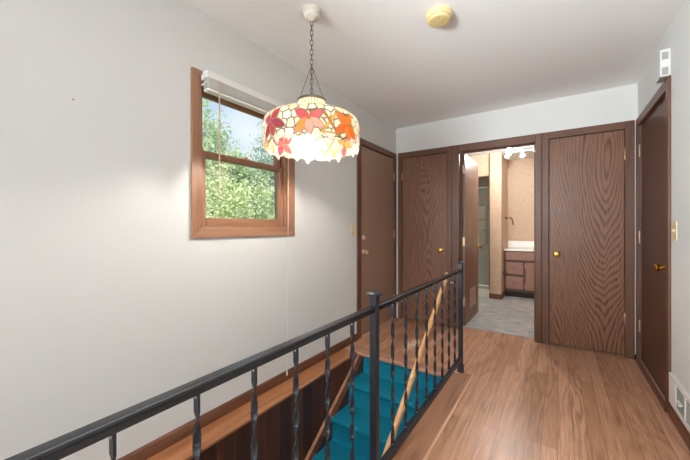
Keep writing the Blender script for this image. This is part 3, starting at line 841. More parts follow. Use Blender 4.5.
# the shade: fine grid, each cell glass or lead
def build_shade():
    rng = np.random.default_rng(5)
    R = 0.28
    # (r, z) control points from the rim up, z relative to the ceiling
    ctrl = [(0.272, 1.590), (0.280, 1.64), (0.281, 1.70), (0.280, 1.745), (0.274, 1.775), (0.258, 1.796), (0.232, 1.809), (0.20, 1.818), (0.16, 1.828), (0.122, 1.838), (0.104, 1.850), (0.092, 1.874), (0.080, 1.902)]
    pr = []
    # catmull-rom densify
    C = [np.array(c) for c in ctrl]
    for i in range(len(C) - 1):
        p0, p1, p2, p3 = C[max(i - 1, 0)], C[i], C[i + 1], C[min(i + 2, len(C) - 1)]
        for j in range(12):
            t = j / 12
            pr.append(0.5 * (2 * p1 + (p2 - p0) * t + (2 * p0 - 5 * p1 + 4 * p2 - p3) * t * t + (3 * p1 - p0 - 3 * p2 + p3) * t ** 3))
    pr.append(C[-1]); pr = np.array(pr)
    seg = np.r_[0, np.cumsum(np.linalg.norm(np.diff(pr, axis=0), axis=1))]
    NT = int(seg[-1] / 0.0031); ts = np.linspace(0, seg[-1], NT + 1)
    rr = np.interp(ts, seg, pr[:, 0]); zz = np.interp(ts, seg, pr[:, 1]) - H
    NS = 600
    th0 = math.radians(-50)
    phi = np.linspace(0, 2 * PI, NS, endpoint=False)
    tm = (ts[:-1] + ts[1:]) / 2; pm = phi + PI / NS
    S, Tt = np.meshgrid(pm, tm, indexing='ij')
    rm = np.interp(Tt, ts, rr)
    s = S * R
    circ = 2 * PI * R
    cols = np.zeros((NS, NT, 3)); lead = np.zeros((NS, NT), bool); keep = np.ones((NS, NT), bool)
    # background tiles: jittered cells
    t_sh = float(np.interp(1.806, pr[:, 1], seg))      # shoulder height along the arc
    seeds = []
    cell = 0.048; nc = int(circ / cell); nr = int(t_sh / 0.042) + 1
    for i in range(nc):
        for j in range(-1, nr + 1):
            seeds.append(((i + 0.5 * (j % 2) + rng.uniform(-.3, .3)) * circ / nc, (j + 0.5 + rng.uniform(-.3, .3)) * 0.042))
    seeds = np.array(seeds)
    d1 = np.full(S.shape, 9.0); d2 = np.full(S.shape, 9.0); idx = np.zeros(S.shape, int)
    for q, (a, b_) in enumerate(seeds):
        ds = np.abs(s - a); ds = np.minimum(ds, circ - ds)
        d = np.hypot(ds, Tt - b_)
        n1 = d < d1
        d2 = np.where(n1, d1, np.minimum(d2, d)); idx = np.where(n1, q, idx); d1 = np.where(n1, d, d1)
    cream = np.array([lin(c)[:3] for c in ('#fbf0cf', '#f7e6b8', '#fdf5dd', '#f5e9c8')])
    pick = rng.integers(0, 4, len(seeds))
    cols[:] = cream[pick[idx]]
    lead |= (d2 - d1) < 0.0075
    # upper rings
    top = Tt > t_sh
    ring_t = [t_sh, t_sh + 0.034, t_sh + 0.068, t_sh + 0.118, float(np.interp(1.846, pr[:, 1], seg))]
    cols[top] = cream[1]
    lead[top] = False
    for rt in ring_t: lead |= np.abs(Tt - rt) < 0.0025
    nrad = 32
    frac = np.abs(((S * nrad / (2 * PI) + 0.5 * (Tt > ring_t[2])) % 1) - 0.5)
    lead |= top & (frac * 2 * PI / nrad * rm < 0.0022)
    # gold lattice between some flowers
    gold = np.array(lin('#d9a441')[:3]); brown = np.array(lin('#b5763a')[:3])
    def wrap(a): return (a + circ / 2) % circ - circ / 2
    flowers = []
    fc = {0: ['#c25a58', '#bd5256', '#ea8a3a', '#e2a08c', '#e2a08c'], 1: ['#ea7428', '#ee7e2a', '#e5661c', '#ee8430', '#e66c22'], 7: ['#b04a4e', '#b8585c', '#9e4452', '#b0504c', '#98404e']}
    alt = [['#c25a58', '#ea8a3a', '#bd5256', '#e2a08c', '#e0803a'], ['#ea7428', '#ee7e2a', '#e5661c', '#ee8430', '#e66c22'], ['#b04a4e', '#b8585c', '#9e4452', '#b0504c', '#98404e']]
    rot = {0: 40, 1: 62, 7: 75}
    for k in range(8):
        ph = math.radians(-3 + 45 * k) % (2 * PI)
        flowers.append((k, ph * R))
    for k, sc_ in flowers:
        x = wrap(s - sc_ - math.radians(22.5) * R); y = Tt - 0.118
        if k in (0, 3, 5):
            for sg in (1, -1):
                dd = np.abs(x * 0.8 - sg * y * 0.6)
                on = (dd < 0.0085) & (np.abs(y) < 0.062) & (np.abs(x) < 0.06)
                lead[on] = dd[on] > 0.006
                cols[on] = gold if sg > 0 else brown
            on = (np.abs(y + 0.060) < 0.008) & (np.abs(x) < 0.05)
            cols[on] = gold; lead[on] = (np.abs(y + 0.060) > 0.0055)[on]
    inpetal = np.zeros(S.shape, bool)
    for k, sc_ in flowers:
        pal = fc.get(k, alt[k % 3])
        x = wrap(s - sc_); y = Tt - (0.102 if k != 0 else 0.108)
        spec = {0: [(30, .088), (148, .084), (225, .104), (330, .092), (272, .085)], 1: [(144, .098), (70, .07), (214, .098), (283, .085), (322, .10)],
                7: [(46, .085), (158, .07), (233, .108), (281, .085), (337, .105)]}.get(k, [(90 + 72 * q + 11 * k, .09) for q in range(5)])
        angs = [p_[0] for p_ in spec]; y = Tt - {0: .125, 1: .118, 7: .134}.get(k, .118)
        order = range(len(angs))
        for q in order:
            a = math.radians(angs[q]); L, W = spec[q][1], 0.0245
            u = x * math.cos(a) + y * math.sin(a); v = -x * math.sin(a) + y * math.cos(a)
            un = np.clip(u / L, 0, 1)
            half = W * np.sin(PI * un ** 0.85) ** 0.8
            ins = (u > 0.001) & (u < L) & (np.abs(v) < half)
            halo = (u > -0.001) & (u < L + 0.0025) & (np.abs(v) < half + 0.0028) & ~inpetal & ~ins
            lead[halo] = True
            c0 = np.array(lin(pal[q])[:3])
            cols[ins] = c0
            edge = ins & (np.abs(v) > half - 0.0036)
            cols[ins & inpetal & ~edge] = c0; lead[ins] = False; lead[edge] = True
            inpetal |= ins
        core = np.hypot(x, y) < 0.008
        cols[core] = np.array(lin('#5a5f9c' if k == 7 else '#a86a2a')[:3]); lead[core] = False
    # scalloped lower edge
    edge_t = 0.050 - 0.020 * np.sqrt(np.abs(np.sin(S * 8 + 0.5))) - 0.006 * np.sin(S * 5)
    cut = (Tt < edge_t) & ~inpetal
    # pointed petals hanging below the rim in threes
    for q in range(24):
        if q % 3 == 2: continue
        sc_ = circ * (q + 0.35) / 24
        x = np.abs(wrap(s - sc_)); tip = 0.002 if q % 3 == 0 else 0.016
        ins = (Tt > 0.055 - (0.055 - tip) * np.clip(1 - (x / 0.030) ** 1.3, 0, 1)) & (x < 0.030)
        rim_ = ins & ~(Tt > 0.0585 - (0.055 - tip) * np.clip(1 - (x / 0.030) ** 1.3, 0, 1)) & (Tt < 0.055)
        cut &= ~ins
        sel = ins & (Tt < 0.055) & ~inpetal
        cols[sel] = np.array(lin('#f3d9c8')[:3]); lead[sel] = False; lead |= rim_ & ~inpetal
    keep &= ~cut
    lead |= keep & (np.roll(cut, 1, 0) | np.roll(cut, -1, 0) | np.roll(cut, 1, 1))
    verts = []
    ang = th0 + phi
    P = np.zeros((NS, NT + 1, 3))
    P[:, :, 0] = np.cos(ang)[:, None] * rr[None]; P[:, :, 1] = np.sin(ang)[:, None] * rr[None]; P[:, :, 2] = zz[None]
    vid = np.arange(NS * (NT + 1)).reshape(NS, NT + 1)
    I_, J_ = np.nonzero(keep)
    I2 = (I_ + 1) % NS
    F = np.stack([vid[I_, J_], vid[I2, J_], vid[I2, J_ + 1], vid[I_, J_ + 1]], 1)
    used = np.unique(F); remap = -np.ones(NS * (NT + 1), int); remap[used] = np.arange(len(used))
    me = bpy.data.meshes.new('shade')
    me.from_pydata(P.reshape(-1, 3)[used].tolist(), [], remap[F].tolist())
    me.materials.append(M['art_glass']); me.materials.append(M['lead'])
    me.polygons.foreach_set('material_index', lead[I_, J_].astype(np.int32))
    me.polygons.foreach_set('use_smooth', np.ones(len(F), bool))
    ca = me.color_attributes.new('tint', 'FLOAT_COLOR', 'CORNER')
    cc = np.ones((len(F), 4, 4), np.float32); cc[:, :, :3] = cols[I_, J_][:, None, :]
    ca.data.foreach_set('color', cc.ravel())
    me.update()
    o = bpy.data.objects.new('shade', me); COL.objects.link(o); o.parent = lamp
    md = o.modifiers.new('thick', 'SOLIDIFY'); md.thickness = 0.002
    o.modifiers.remove(md)
    return o
build_shade()
bm = bmesh.new(); lathe(bm, [(0, -0.54), (0.018, -0.54), (0.018, -0.60), (0.0155, -0.605), (0.0155, -0.655), (0, -0.656)], 24)
obj('lamp_socket', bm, M['bronze'], lamp, smooth=True)
bm = bmesh.new()
lathe(bm, [(0, -0.655), (0.013, -0.656), (0.014, -0.674), (0.022, -0.69), (0.029, -0.708), (0.030, -0.722), (0.026, -0.738), (0.015, -0.749), (0, -0.752)], 24)
obj('bulb', bm, M['bulb'], lamp, smooth=True)

# ------------------------------------------------------------------ smoke detector
sm = empty('smoke_detector', (-0.586, 1.876, H), 'round yellowed smoke detector on the white ceiling', 'smoke detector')
bm = bmesh.new(); lathe(bm, [(0, 0), (0.074, 0), (0.076, -0.006), (0.075, -0.022), (0.068, -0.030), (0.055, -0.031), (0, -0.031)], 48)
obj('housing', bm, M['smoke'], sm, smooth=True)
bm = bmesh.new(); lathe(bm, [(0, -0.028), (0.0635, -0.028), (0.0635, -0.034), (0, -0.034)], 48)
obj('vent_ring', bm, plain('smoke_ring', '#8d7c4c', 0.7), sm, smooth=True)
bm = bmesh.new(); lathe(bm, [(0, -0.033), (0.066, -0.033), (0.065, -0.040), (0.060, -0.045), (0.05, -0.047), (0, -0.047)], 48)
obj('cover', bm, M['smoke'], sm, smooth=True)
bm = bmesh.new(); lathe(bm, [(0, -0.046), (0.009, -0.046), (0.008, -0.0495), (0, -0.0496)], 16, 'z', (0.022, -0.012, 0))
obj('test_button', bm, plain('smoke_button', '#d8c070', 0.5), sm, smooth=True)
bm = bmesh.new(); lathe(bm, [(0, -0.046), (0.004, -0.046), (0.003, -0.0485), (0, -0.0486)], 12, 'z', (0.012, -0.034, 0))
obj('indicator_light', bm, plain('smoke_led', '#9c8040', 0.3), sm, smooth=True)

# ------------------------------------------------------------------ door chime above the right door
ch = empty('door_chime', (XR, 2.82, 2.118), 'white box chime on the wall above the dark door', 'door chime')
bm = boxes((-0.050, 0, -0.056, 0.06, 0.0, 0.168))
obj('cover', bm, M['chime'], ch, bevel=0.004)
for z in (0.008, 0.104):
    bm = boxes((-0.041, -0.012, -0.0575, -0.0555, z, z + 0.046))
    for k in range(5): box(bm, -0.041, -0.012, -0.0590, -0.0575, z + 0.003 + k * 0.009, z + 0.007 + k * 0.009)
    obj('sound_grille', bm, M['grey'], ch)
bm = bmesh.new()
for k in range(4): box(bm, -0.045 + k * 0.010, -0.040 + k * 0.010, -0.05, 0.055, -0.003, 0.0005)
obj('bottom_grille', bm, M['grey'], ch)

# ------------------------------------------------------------------ light switches
def switch(X, sgn, y, z, label, n_t=1):
    r = empty('light_switch', (X, y, z), label, 'light switch')
    a, b_ = sorted((0, sgn * 0.006))
    obj('cover_plate', boxes((a, b_, -0.035, 0.035, -0.058, 0.058)), M['ivory'], r, bevel=0.003)
    bm = bmesh.new()
    prism(bm, [(sgn * 0.005, -0.011), (sgn * 0.005, 0.011), (sgn * 0.018, 0.010), (sgn * 0.018, 0.003)], 'y', -0.0045, 0.0045)
    obj('toggle', bm, M['ivory'], r)
    for zz_ in (-0.03, 0.03):
        bm = bmesh.new(); lathe(bm, [(0, 0), (0.0035, 0), (0.003, sgn * 0.0015), (0, sgn * 0.002)], 10, 'x', (sgn * 0.006, 0, zz_))
        obj('screw', bm, M['brass'], r)
switch(XL, 1, 2.715, 1.14, 'ivory light switch on the white wall beside the smooth brown door')
switch(XR, -1, 2.672, 1.145, 'ivory light switch on the right wall beside the dark door')

# ------------------------------------------------------------------ wall register
vr = empty('wall_register', (XR, 2.755, 0.085), 'white metal air register low on the right wall above the baseboard', 'air register')
y0, y1 = -0.005, -0.50
def vbox(a, b_, c, d, x0=-0.012, x1=0.0): return (x0, x1, -b_, -a, c, d)
zt = 0.185
obj('frame', boxes(vbox(0.0, 0.135, 0, zt), vbox(0.285, 0.302, 0.03, zt - 0.03), vbox(0.452, 0.50, 0, zt), vbox(0.135, 0.452, 0, 0.03), vbox(0.135, 0.452, zt - 0.03, zt)), M['white'], vr, bevel=0.003)
obj('damper_plate', boxes(vbox(0.13, 0.455, 0.02, zt - 0.02, -0.0025, 0.0)), M['vent_dark'], vr)
bm = bmesh.new()
for a, b_ in ((0.135, 0.285), (0.302, 0.452)):
    for k in range(9):
        z = 0.034 + k * 0.0135
        prism(bm, [(-0.010, z), (-0.009, z + 0.001), (-0.003, z + 0.007), (-0.003, z + 0.005)], 'y', -b_, -a)
obj('louvre', bm, M['grey'], vr)
bm = boxes((-0.022, -0.010, -0.262, -0.192, 0.088, 0.094)); box(bm, -0.028, -0.018, -0.265, -0.250, 0.084, 0.098)
obj('lever', bm, M['white'], vr, bevel=0.001)

# small nail left in the wall
bm = bmesh.new(); lathe(bm, [(0, 0), (0.0015, 0), (0.0015, 0.012), (0.004, 0.012), (0.004, 0.0135), (0, 0.014)], 10, 'x', (XL, 0.472, 1.715))
tag(obj('wall_nail', bm, M['grille'], smooth=True), 'tiny nail left in the bare white wall high beside the window', 'nail')

# ------------------------------------------------------------------ bathroom
BY0, BY1, BXL, BXR, BH = YF + 0.11, 6.42, -1.76, 0.62, 2.385
struct('bathroom_floor', boxes((-0.945, -0.18, YF + 0.095, BY0, -0.1, 0.001), (BXL, BXR, BY0, BY1, -0.1, 0.001)), M['tile'], 'grey slate look tile floor of the bathroom', 'floor')
struct('wall_bathroom_back', boxes((-0.752, BXR, BY1, BY1 + 0.1, 0, BH)), M['bathwall'], 'light birch panelled wall behind the bathroom vanity', 'wall')
struct('wall_bathroom_right', boxes((BXR, BXR + 0.1, BY0 + 0.005, BY1, 0, BH)), M['bathwall'], 'bathroom side wall hidden beyond the doorway', 'wall')
struct('wall_bathroom_left', boxes((BXL - 0.1, BXL, BY0 + 0.005, BY1 + 0.1, 0, BH)), M['bathwall'], 'bathroom side wall beyond the open door', 'wall')
struct('wall_bathroom_partition', boxes((-0.922, -0.752, 5.64, BY1 + 0.1, 0, BH)), M['bathwall'], 'light wood panelled partition between shower and vanity', 'wall')
struct('wall_bathroom_header', boxes((BXL, -0.926, 5.655, 5.72, 2.02, BH)), M['bathwall'], 'light wood panel over the shower opening', 'wall')
struct('bathroom_ceiling', boxes((BXL - 0.1, BXR + 0.1, BY0, BY1 + 0.1, BH, H + 0.12)), M['bathceil'], 'white bathroom ceiling', 'ceiling')
b = boxes((-0.930, -0.744, 5.628, 5.64, 0, 0.085), (-0.752, -0.742, 5.64, 5.95, 0, 0.085))
struct('baseboard_partition', b, M['casing_x'], 'short dark baseboard around the bathroom partition', 'baseboard')
b = boxes((BXL, -0.926, 5.652, 5.662, 2.005, 2.022), (-0.934, -0.922, 5.63, 5.66, 0.14, BH))
struct('trim_14', b, M['casing'], 'thin dark edging around the shower opening', 'trim')
# shower
sh = empty('shower_stall', (-1.34, 5.72, 0), 'grey moulded shower stall beside the light wood partition', 'shower')
sx, sy = 1.34, -5.72
b = boxes((BXL + 0.002 + sx, -0.924 + sx, 6.38 + sy, 6.415 + sy, 0.08, 2.2), (BXL + 0.002 + sx, BXL + 0.03 + sx, 0, 6.38 + sy, 0.08, 2.2), (-0.950 + sx, -0.924 + sx, 0.005, 6.38 + sy, 0.08, 2.2))
obj('surround', b, M['shower'], sh, bevel=0.01)
b = boxes((BXL + 0.002 + sx, -0.924 + sx, -0.055, 0.03, 0, 0.135), (BXL + 0.002 + sx, -0.924 + sx, 0.03, 6.415 + sy, 0, 0.07))
obj('shower_base', b, M['showerw'], sh, bevel=0.012)
b = boxes((-1.42 + sx, -1.10 + sx, 6.34 + sy, 6.385 + sy, 0.85, 1.58), (-1.40 + sx, -1.12 + sx, 6.26 + sy, 6.35 + sy, 1.10, 1.125), (-1.40 + sx, -1.12 + sx, 6.26 + sy, 6.35 + sy, 1.32, 1.345))
obj('shelf_tower', b, plain('shower_shelf', '#d4d6ce', 0.3), sh, bevel=0.012)
b = bmesh.new(); tube(b, [(BXL + 0.03 + sx, 0.05, 1.84), (-0.95 + sx, 0.05, 1.84)], 0.012, 12)
obj('curtain_rod', b, M['chrome'], sh, smooth=True)
b = bmesh.new(); tube(b, [(-1.035 + sx, 6.36 + sy, 0.95), (-1.035 + sx, 6.33 + sy, 0.8), (-1.03 + sx, 6.32 + sy, 0.5), (-1.04 + sx, 6.30 + sy, 0.28), (-1.02 + sx, 6.28 + sy, 0.2), (-0.98 + sx, 6.27 + sy, 0.22), (-0.985 + sx, 6.28 + sy, 0.33)], 0.010, 8)
obj('shower_hose', b, M['chrome'], sh, smooth=True)
# vanity
VY = 5.93
va = empty('bathroom_vanity', (-0.1, VY, 0), 'brown vanity cabinet with white top in the bathroom', 'vanity')
vx, vy = 0.1, -VY
obj('cabinet_body', boxes((-0.742 + vx, 0.60 + vx, 0.02, 6.415 + vy, 0.10, 0.775), (-0.742 + vx, 0.60 + vx, 0.075, 6.415 + vy, 0.001, 0.10)), M['vanity_dark'], va)
obj('face_frame', boxes((-0.742 + vx, -0.72 + vx, 0.0, 0.02, 0.10, 0.775), (-0.46 + vx, -0.438 + vx, 0, 0.02, 0.10, 0.60), (-0.72 + vx, 0.6 + vx, 0, 0.02, 0.762, 0.775), (-0.72 + vx, 0.6 + vx, 0, 0.02, 0.595, 0.612), (-0.72 + vx, -0.46 + vx, 0, 0.02, 0.352, 0.372), (-0.72 + vx, 0.6 + vx, 0, 0.02, 0.10, 0.13)), plain('vanity_frame_shadow', '#634639', 0.5), va)  # darker than the fronts: shadow between the drawers put into the frame colour
def panel(x0, x1, z0, z1):
    bm = boxes((x0 + vx, x1 + vx, -0.016, 0.0, z0, z1))
    return bm
obj('false_front', panel(-0.725, 0.55, 0.618, 0.762), M['vanity'], va, bevel=0.007)
for z0, z1 in ((0.385, 0.590), (0.140, 0.352)):
    d_ = obj('drawer', panel(-0.725, -0.462, z0, z1), M['vanity'], va, bevel=0.007)
    kb = bmesh.new(); lathe(kb, [(0, -0.016), (0.006, -0.016), (0.006, -0.026), (0.014, -0.032), (0.013, -0.040), (0, -0.042)], 16, 'y', (-0.593 + vx, 0, (z0 + z1) / 2))
    obj('knob', kb, M['bronze'], d_, smooth=True)
for x0, x1 in ((-0.432, -0.08), (-0.06, 0.29)):
    bm = boxes((x0 + vx, x0 + 0.05 + vx, -0.016, 0, 0.14, 0.59), (x1 - 0.05 + vx, x1 + vx, -0.016, 0, 0.14, 0.59), (x0 + 0.05 + vx, x1 - 0.05 + vx, -0.016, 0, 0.14, 0.19), (x0 + 0.05 + vx, x1 - 0.05 + vx, -0.016, 0, 0.54, 0.59),
               (x0 + 0.05 + vx, x1 - 0.05 + vx, -0.006, 0, 0.19, 0.54), (x0 + 0.07 + vx, x1 - 0.07 + vx, -0.012, 0, 0.21, 0.52))
    d_ = obj('cabinet_door', bm, M['vanity'], va, bevel=0.003)
    for z in (0.2, 0.53):
        hb = bmesh.new(); lathe(hb, [(0, -0.03), (0.005, -0.03), (0.005, 0.03), (0, 0.03)], 10, 'z', (x0 - 0.004 + vx, -0.008, z)); obj('hinge', hb, M['nickel'], d_)
obj('countertop', boxes((-0.75 + vx, 0.61 + vx, -0.03, 6.415 + vy, 0.775, 0.806), (-0.742 + vx, 0.61 + vx, 6.395 + vy, 6.418 + vy, 0.806, 0.925)), M['counter'], va, bevel=0.006)
# towel hook on the partition
tw = bmesh.new()
lathe(tw, [(0, 0), (0.022, 0), (0.02, 0.008), (0.010, 0.014), (0, 0.014)], 20, 'x', (-0.752, 6.12, 1.33))
tube(tw, [(-0.74, 6.12, 1.33), (-0.69, 6.12, 1.335), (-0.66, 6.12, 1.33), (-0.648, 6.12, 1.30), (-0.635, 6.115, 1.24), (-0.628, 6.11, 1.21)], 0.009, 8)
tag(obj('towel_arm', tw, M['hook'], smooth=True), 'dark bronze bent towel arm on the side of the light wood partition', 'towel arm')
pb = bmesh.new()
for y in (5.74, 5.86):
    tube(pb, [(-0.752, y, 0.42), (-0.715, y, 0.44), (-0.70, y, 0.41)], 0.006, 8)
tube(pb, [(-0.70, 5.74, 0.41), (-0.70, 5.80, 0.40), (-0.70, 5.86, 0.41)], 0.006, 8)
tag(obj('paper_holder', pb, M['hook'], smooth=True), 'small wire paper holder low on the partition beside the vanity', 'paper holder')
# bathroom light with three swivel heads and a separate lit globe
bl_ = empty('ceiling_spotlight', (-0.50, 5.55, BH), 'white ceiling spotlight bar with swivel heads in the bathroom', 'ceiling light')
bm = bmesh.new(); lathe(bm, [(0, 0), (0.06, 0), (0.06, -0.02), (0, -0.025)], 28); 
obj('canopy', bm, M['white'], bl_, smooth=True)
bm = bmesh.new(); tube(bm, [(-0.14, 0, -0.04), (0.30, 0, -0.04)], 0.014, 10); tube(bm, [(0, 0, -0.02), (0, 0, -0.04)], 0.014, 10)
obj('bar', bm, M['white'], bl_, smooth=True)
for x, ax, ay in ((-0.12, -0.3, -0.5), (0.04, 0.15, -0.4), (0.2, 0.75, -0.2)):
    dv = Vector((ax, ay, -0.55)).normalized(); q_ = Vector((0, 0, -1)).rotation_difference(dv).to_matrix().to_4x4()
    bm = bmesh.new(); lathe(bm, [(0, 0), (0.016, 0), (0.022, -0.02), (0.03, -0.05), (0.046, -0.09), (0.044, -0.088), (0.02, -0.06), (0, -0.058)], 24)
    bm.transform(Matrix.Translation((x, 0, -0.05)) @ q_)
    hd = obj('spot_head', bm, M['frost'], bl_, smooth=True)
    bm = bmesh.new(); lathe(bm, [(0, -0.06), (0.018, -0.062), (0.028, -0.08), (0.024, -0.096), (0, -0.104)], 20)
    bm.transform(Matrix.Translation((x, 0, -0.05)) @ q_)
    obj('spot_bulb', bm, bulb_mat('spot_lamp', (1, 0.96, 0.9, 1), 0.5), hd, smooth=True)
gl = empty('ceiling_light', (-0.555, 4.90, BH - 0.055), 'bright bare bulb on the bathroom ceiling near the doorway', 'ceiling light')
bm = bmesh.new(); lathe(bm, [(0, 0.055), (0.06, 0.055), (0.055, 0.035), (0.022, 0.02), (0.020, -0.07), (0, -0.07)], 28)
obj('holder', bm, M['white'], gl, smooth=True)
bm = bmesh.new(); lathe(bm, [(0, -0.07), (0.016, -0.072), (0.03, -0.10), (0.034, -0.12), (0.028, -0.145), (0.012, -0.157), (0, -0.158)], 24)
obj('bulb', bm, M['bath_bulb'], gl, smooth=True)

# ------------------------------------------------------------------ outdoors
g = bmesh.new()
box(g, -16, XL - T - 0.001, -8, 20, -0.7, -0.6)
struct('ground', g, M['lawn'], 'grassy ground outside the window', 'ground')
def leaf_crown(n, rad, size, seed, clumps=26):
    rng = np.random.default_rng(seed)
    cs = rng.normal(size=(clumps, 3)); cs /= np.linalg.norm(cs, axis=1)[:, None]
    cs *= rng.uniform(0.35, 1.0, (clumps, 1)) ** 0.6
    V = []; F = []
    for i in range(n):
        c = cs[rng.integers(clumps)] + rng.normal(size=3) * 0.17
        p = c * np.array(rad)
        nrm = rng.normal(size=3) + np.array([0.5, -0.4, 0.7]); nrm /= np.linalg.norm(nrm)
        t = np.cross(nrm, rng.normal(size=3)); t /= np.linalg.norm(t); b_ = np.cross(nrm, t)
        L = size * rng.uniform(0.6, 1.3); W = L * 0.42
        k = len(V)
        V += [p - t * L * .5, p + b_ * W * .5 + nrm * L * 0.06, p + t * L * .5, p - b_ * W * .5 + nrm * L * 0.06]
        F.append((k, k + 1, k + 2, k + 3))
    me = bpy.data.meshes.new('foliage'); me.from_pydata([tuple(v) for v in V], [], F)
    return me
def tree(name, loc, rad, n, size, mat, label, cat, seed, trunk=True):
    x, y, zc = loc
    r = empty(name, (x, y, -0.6), label, cat, 'greenery outside the window')
    me = leaf_crown(n, rad, size, seed); me.materials.append(mat)
    o = bpy.data.objects.new('foliage', me); COL.objects.link(o); o.parent = r; o.location = (0, 0, zc + 0.6)
    bm = bmesh.new(); h = zc + 0.6
    tube(bm, [(0, 0, 0), (0.03, 0.02, h * 0.5), (-0.02, 0.03, h * 0.95), (0.02, 0, h + rad[2] * 0.5)], 0.05 if trunk else 0.025, 8, r1=0.012)
    rng = random.Random(seed)
    for k in range(7):
        z = h * 0.6 + rng.uniform(0, h * 0.5); a = rng.uniform(0, 2 * PI)
        tube(bm, [(0, 0, z * 0.9), (math.cos(a) * rad[0] * 0.4, math.sin(a) * rad[1] * 0.4, z), (math.cos(a) * rad[0] * 0.8, math.sin(a) * rad[1] * 0.8, z + 0.25)], 0.016, 6, r1=0.004)
    obj('trunk', bm, M['bark'], r)
    return r
tree('tree', (-6.4, 3.75, 2.75), (0.62, 0.62, 1.25), 4300, 0.095, M['leaf_mid'], 'slender light green tree at the left edge of the window view', 'tree', 1)
tree('tree', (-7.2, 5.3, 2.1), (0.95, 0.95, 1.25), 5600, 0.095, M['leaf_mid'], 'rounded green tree in the middle of the window view, under the open sky', 'tree', 2)
tree('tree', (-7.0, 6.75, 2.55), (1.05, 0.95, 1.45), 5600, 0.095, M['leaf_deep'], 'darker green tree behind the right side of the window', 'tree', 3)
tree('shrub', (-4.9, 3.2, 1.15), (0.7, 0.75, 0.9), 4600, 0.085, M['leaf_pale'], 'pale yellow green shrub low in the left of the window', 'shrub', 4, False)
tree('shrub', (-5.1, 4.3, 1.1), (0.75, 0.75, 0.85), 4600, 0.085, M['leaf_pale'], 'pale green shrub low in the centre of the window', 'shrub', 5, False)
tree('shrub', (-5.2, 5.35, 1.2), (0.8, 0.8, 0.9), 4600, 0.085, M['leaf_mid'], 'leafy green shrub low at the right of the window', 'shrub', 6, False)
tree('tree', (-8.4, 4.2, 1.9), (1.2, 1.1, 1.2), 4200, 0.12, M['leaf_deep'], 'dark green tree standing behind the pale shrubs', 'tree', 8)
# bare twigs against the sky
r = empty('tree', (-7.8, 5.1, -0.6), 'thin bare tree with leafless twigs against the sky', 'tree', 'greenery outside the window')
bm = bmesh.new(); rng = random.Random(11)
tube(bm, [(0, 0, 0), (0.05, 0, 2), (0.0, 0.05, 3.6), (0.03, 0.2, 4.55)], 0.05, 8, r1=0.012)
for k in range(26):
    z = 2.7 + rng.uniform(0, 1.7); a = rng.uniform(0, 2 * PI); L = rng.uniform(0.3, 0.85)
    dx, dy = math.cos(a) * L, math.sin(a) * L
    p = [(0.02, 0.08, z), (dx * 0.4, dy * 0.4 + 0.05, z + rng.uniform(0, .15)), (dx * 0.75, dy * 0.75, z + rng.uniform(.05, .3)), (dx, dy, z + rng.uniform(-.05, .35))]
    tube(bm, p, 0.010, 5, r1=0.003)
    for q in range(3):
        b0 = Vector(p[1]).lerp(Vector(p[3]), rng.uniform(0.2, 0.9)); tube(bm, [b0, b0 + Vector((rng.uniform(-.15, .15), rng.uniform(-.2, .2), rng.uniform(-.05, .2)))], 0.005, 4, r1=0.002)
obj('branches', bm, M['bark'], r)
# drooping conifer boughs at the upper right
r = empty('conifer', (-5.6, 6.05, -0.6), 'conifer whose drooping boughs enter the window view at upper right', 'tree', 'greenery outside the window')
bm = bmesh.new(); tube(bm, [(0, 0, 0), (0, 0, 2.5), (0.05, 0, 5.0)], 0.09, 8, r1=0.02); obj('trunk', bm, M['bark'], r)
rng = random.Random(5); V = []; F = []; tb = bmesh.new()
for k in range(46):
    z0 = 2.6 + k * 0.05; a = k * 2.4; L = 1.15 - 0.18 * (z0 - 2.6) * 0.5
    pts = [Vector((math.cos(a) * L * t, math.sin(a) * L * t, z0 - 0.35 * t * t)) for t in (0, .35, .7, 1)]
    tube(tb, pts, 0.010, 5, r1=0.003)
    for q in range(60):
        t = rng.uniform(0.15, 1); b0 = Vector((math.cos(a) * L * t, math.sin(a) * L * t, z0 - 0.35 * t * t))
        d = Vector((rng.uniform(-1, 1), rng.uniform(-1, 1), rng.uniform(-1.0, 0.1))).normalized() * rng.uniform(0.06, 0.13)
        sd = d.cross(Vector((rng.uniform(-1, 1), rng.uniform(-1, 1), 1))).normalized() * 0.012
        n0 = len(V); V += [b0 - sd, b0 + sd, b0 + d]; F.append((n0, n0 + 1, n0 + 2))
obj('bough', tb, M['bark'], r)
me = bpy.data.meshes.new('needles'); me.from_pydata([tuple(v) for v in V], [], F); me.materials.append(M['leaf_deep'])
o = bpy.data.objects.new('needles', me); COL.objects.link(o); o.parent = r

# ------------------------------------------------------------------ light
w = bpy.data.worlds.new('sky'); scene.world = w; w.use_nodes = True
nt = w.node_tree; bg = nt.nodes['Background']
tc = nt.nodes.new('ShaderNodeTexCoord')
n = nt.nodes.new('ShaderNodeTexNoise'); n.inputs['Scale'].default_value = 5; n.inputs['Detail'].default_value = 6
nt.links.new(tc.outputs['Generated'], n.inputs['Vector'])
mr = nt.nodes.new('ShaderNodeMapRange'); mr.inputs['From Min'].default_value = 0.38; mr.inputs['From Max'].default_value = 0.62
nt.links.new(n.outputs['Fac'], mr.inputs['Value'])
mx = nt.nodes.new('ShaderNodeMix'); mx.data_type = 'RGBA'
mx.inputs['A'].default_value = lin('#c3d7f0'); mx.inputs['B'].default_value = lin('#eef2f6')
nt.links.new(mr.outputs[0], mx.inputs['Factor']); nt.links.new(mx.outputs['Result'], bg.inputs['Color'])
bg.inputs['Strength'].default_value = 1.0

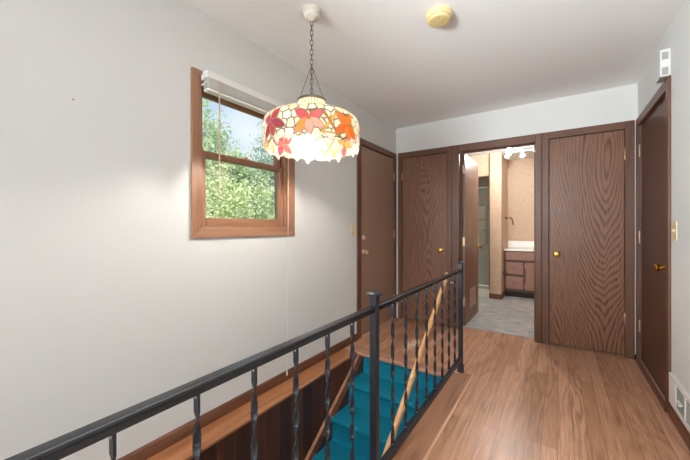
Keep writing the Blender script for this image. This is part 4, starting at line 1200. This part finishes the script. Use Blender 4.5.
def light(name, typ, loc, energy, **kw):
    l = bpy.data.lights.new(name, typ); l.energy = energy
    for k, v in kw.items(): setattr(l, k, v)
    o = bpy.data.objects.new(name, l); COL.objects.link(o); o.location = loc
    return o
sun = light('sun', 'SUN', (3, 0, 6), 4.2, angle=0.05, color=(1, 0.97, 0.9))
sun.rotation_euler = Vector((-0.75, 0.35, -0.65)).to_track_quat('-Z', 'Y').to_euler()
# added area fill behind the viewpoint; the back wall has no window
area_fill = light('rear_area_fill', 'AREA', (-1.5, YB + 0.9, 0.7), 92, shape='RECTANGLE', size=0.36, size_y=1.6, color=(0.86, 0.94, 1.0))
area_fill.rotation_euler = (math.radians(148), 0, math.radians(-14))
# added point fill in the room behind the viewpoint, no fixture
rl = light('rear_point_fill', 'POINT', (-1.5, -2.7, 1.2), 20, shadow_soft_size=0.2, color=(0.92, 0.96, 1.0))

# added spot fill behind the viewpoint, turned toward the far end of the hall
fs_ = light('hall_end_fill', 'SPOT', (-0.95, -0.5, 1.6), 255, shadow_soft_size=0.25, spot_size=math.radians(66), spot_blend=1.0, color=(0.9, 0.96, 1.0))
fs_.rotation_euler = (Vector((0.45, 3.2, 2.15)) - Vector((-0.95, -0.5, 1.6))).to_track_quat('-Z', 'Y').to_euler()
# added upward spot fill, bounced off the ceiling near the viewpoint
fb_ = light('ceiling_bounce_fill', 'SPOT', (0.25, 0.75, 1.25), 110, shadow_soft_size=0.12, spot_size=math.radians(95), spot_blend=0.8, color=(0.9, 0.96, 1.0))
fb_.rotation_euler = (math.radians(180), 0, 0)

# ------------------------------------------------------------------ camera
cam = bpy.data.cameras.new('camera'); co = bpy.data.objects.new('camera', cam); COL.objects.link(co)
cam.sensor_width = 36; cam.lens = 36 * 315.79 / 690; cam.shift_y = -2.6 / 690; cam.clip_start = 0.03
co.location = (0, 0, 1.16704); co.rotation_euler = (math.radians(90), 0, 0.5921741)
scene.camera = co
vs = scene.view_settings
scene.display_settings.display_device = 'sRGB'
vs.view_transform = 'Standard'; vs.look = 'None'; vs.gamma = 1.0; vs.exposure = 0.37; vs.use_curve_mapping = False
try:
    scene.cycles.use_denoising = True
    scene.cycles.max_bounces = 10
    scene.cycles.diffuse_bounces = 6
    scene.cycles.transparent_max_bounces = 12
    scene.cycles.sample_clamp_indirect = 6
except Exception as e:
    print(e)
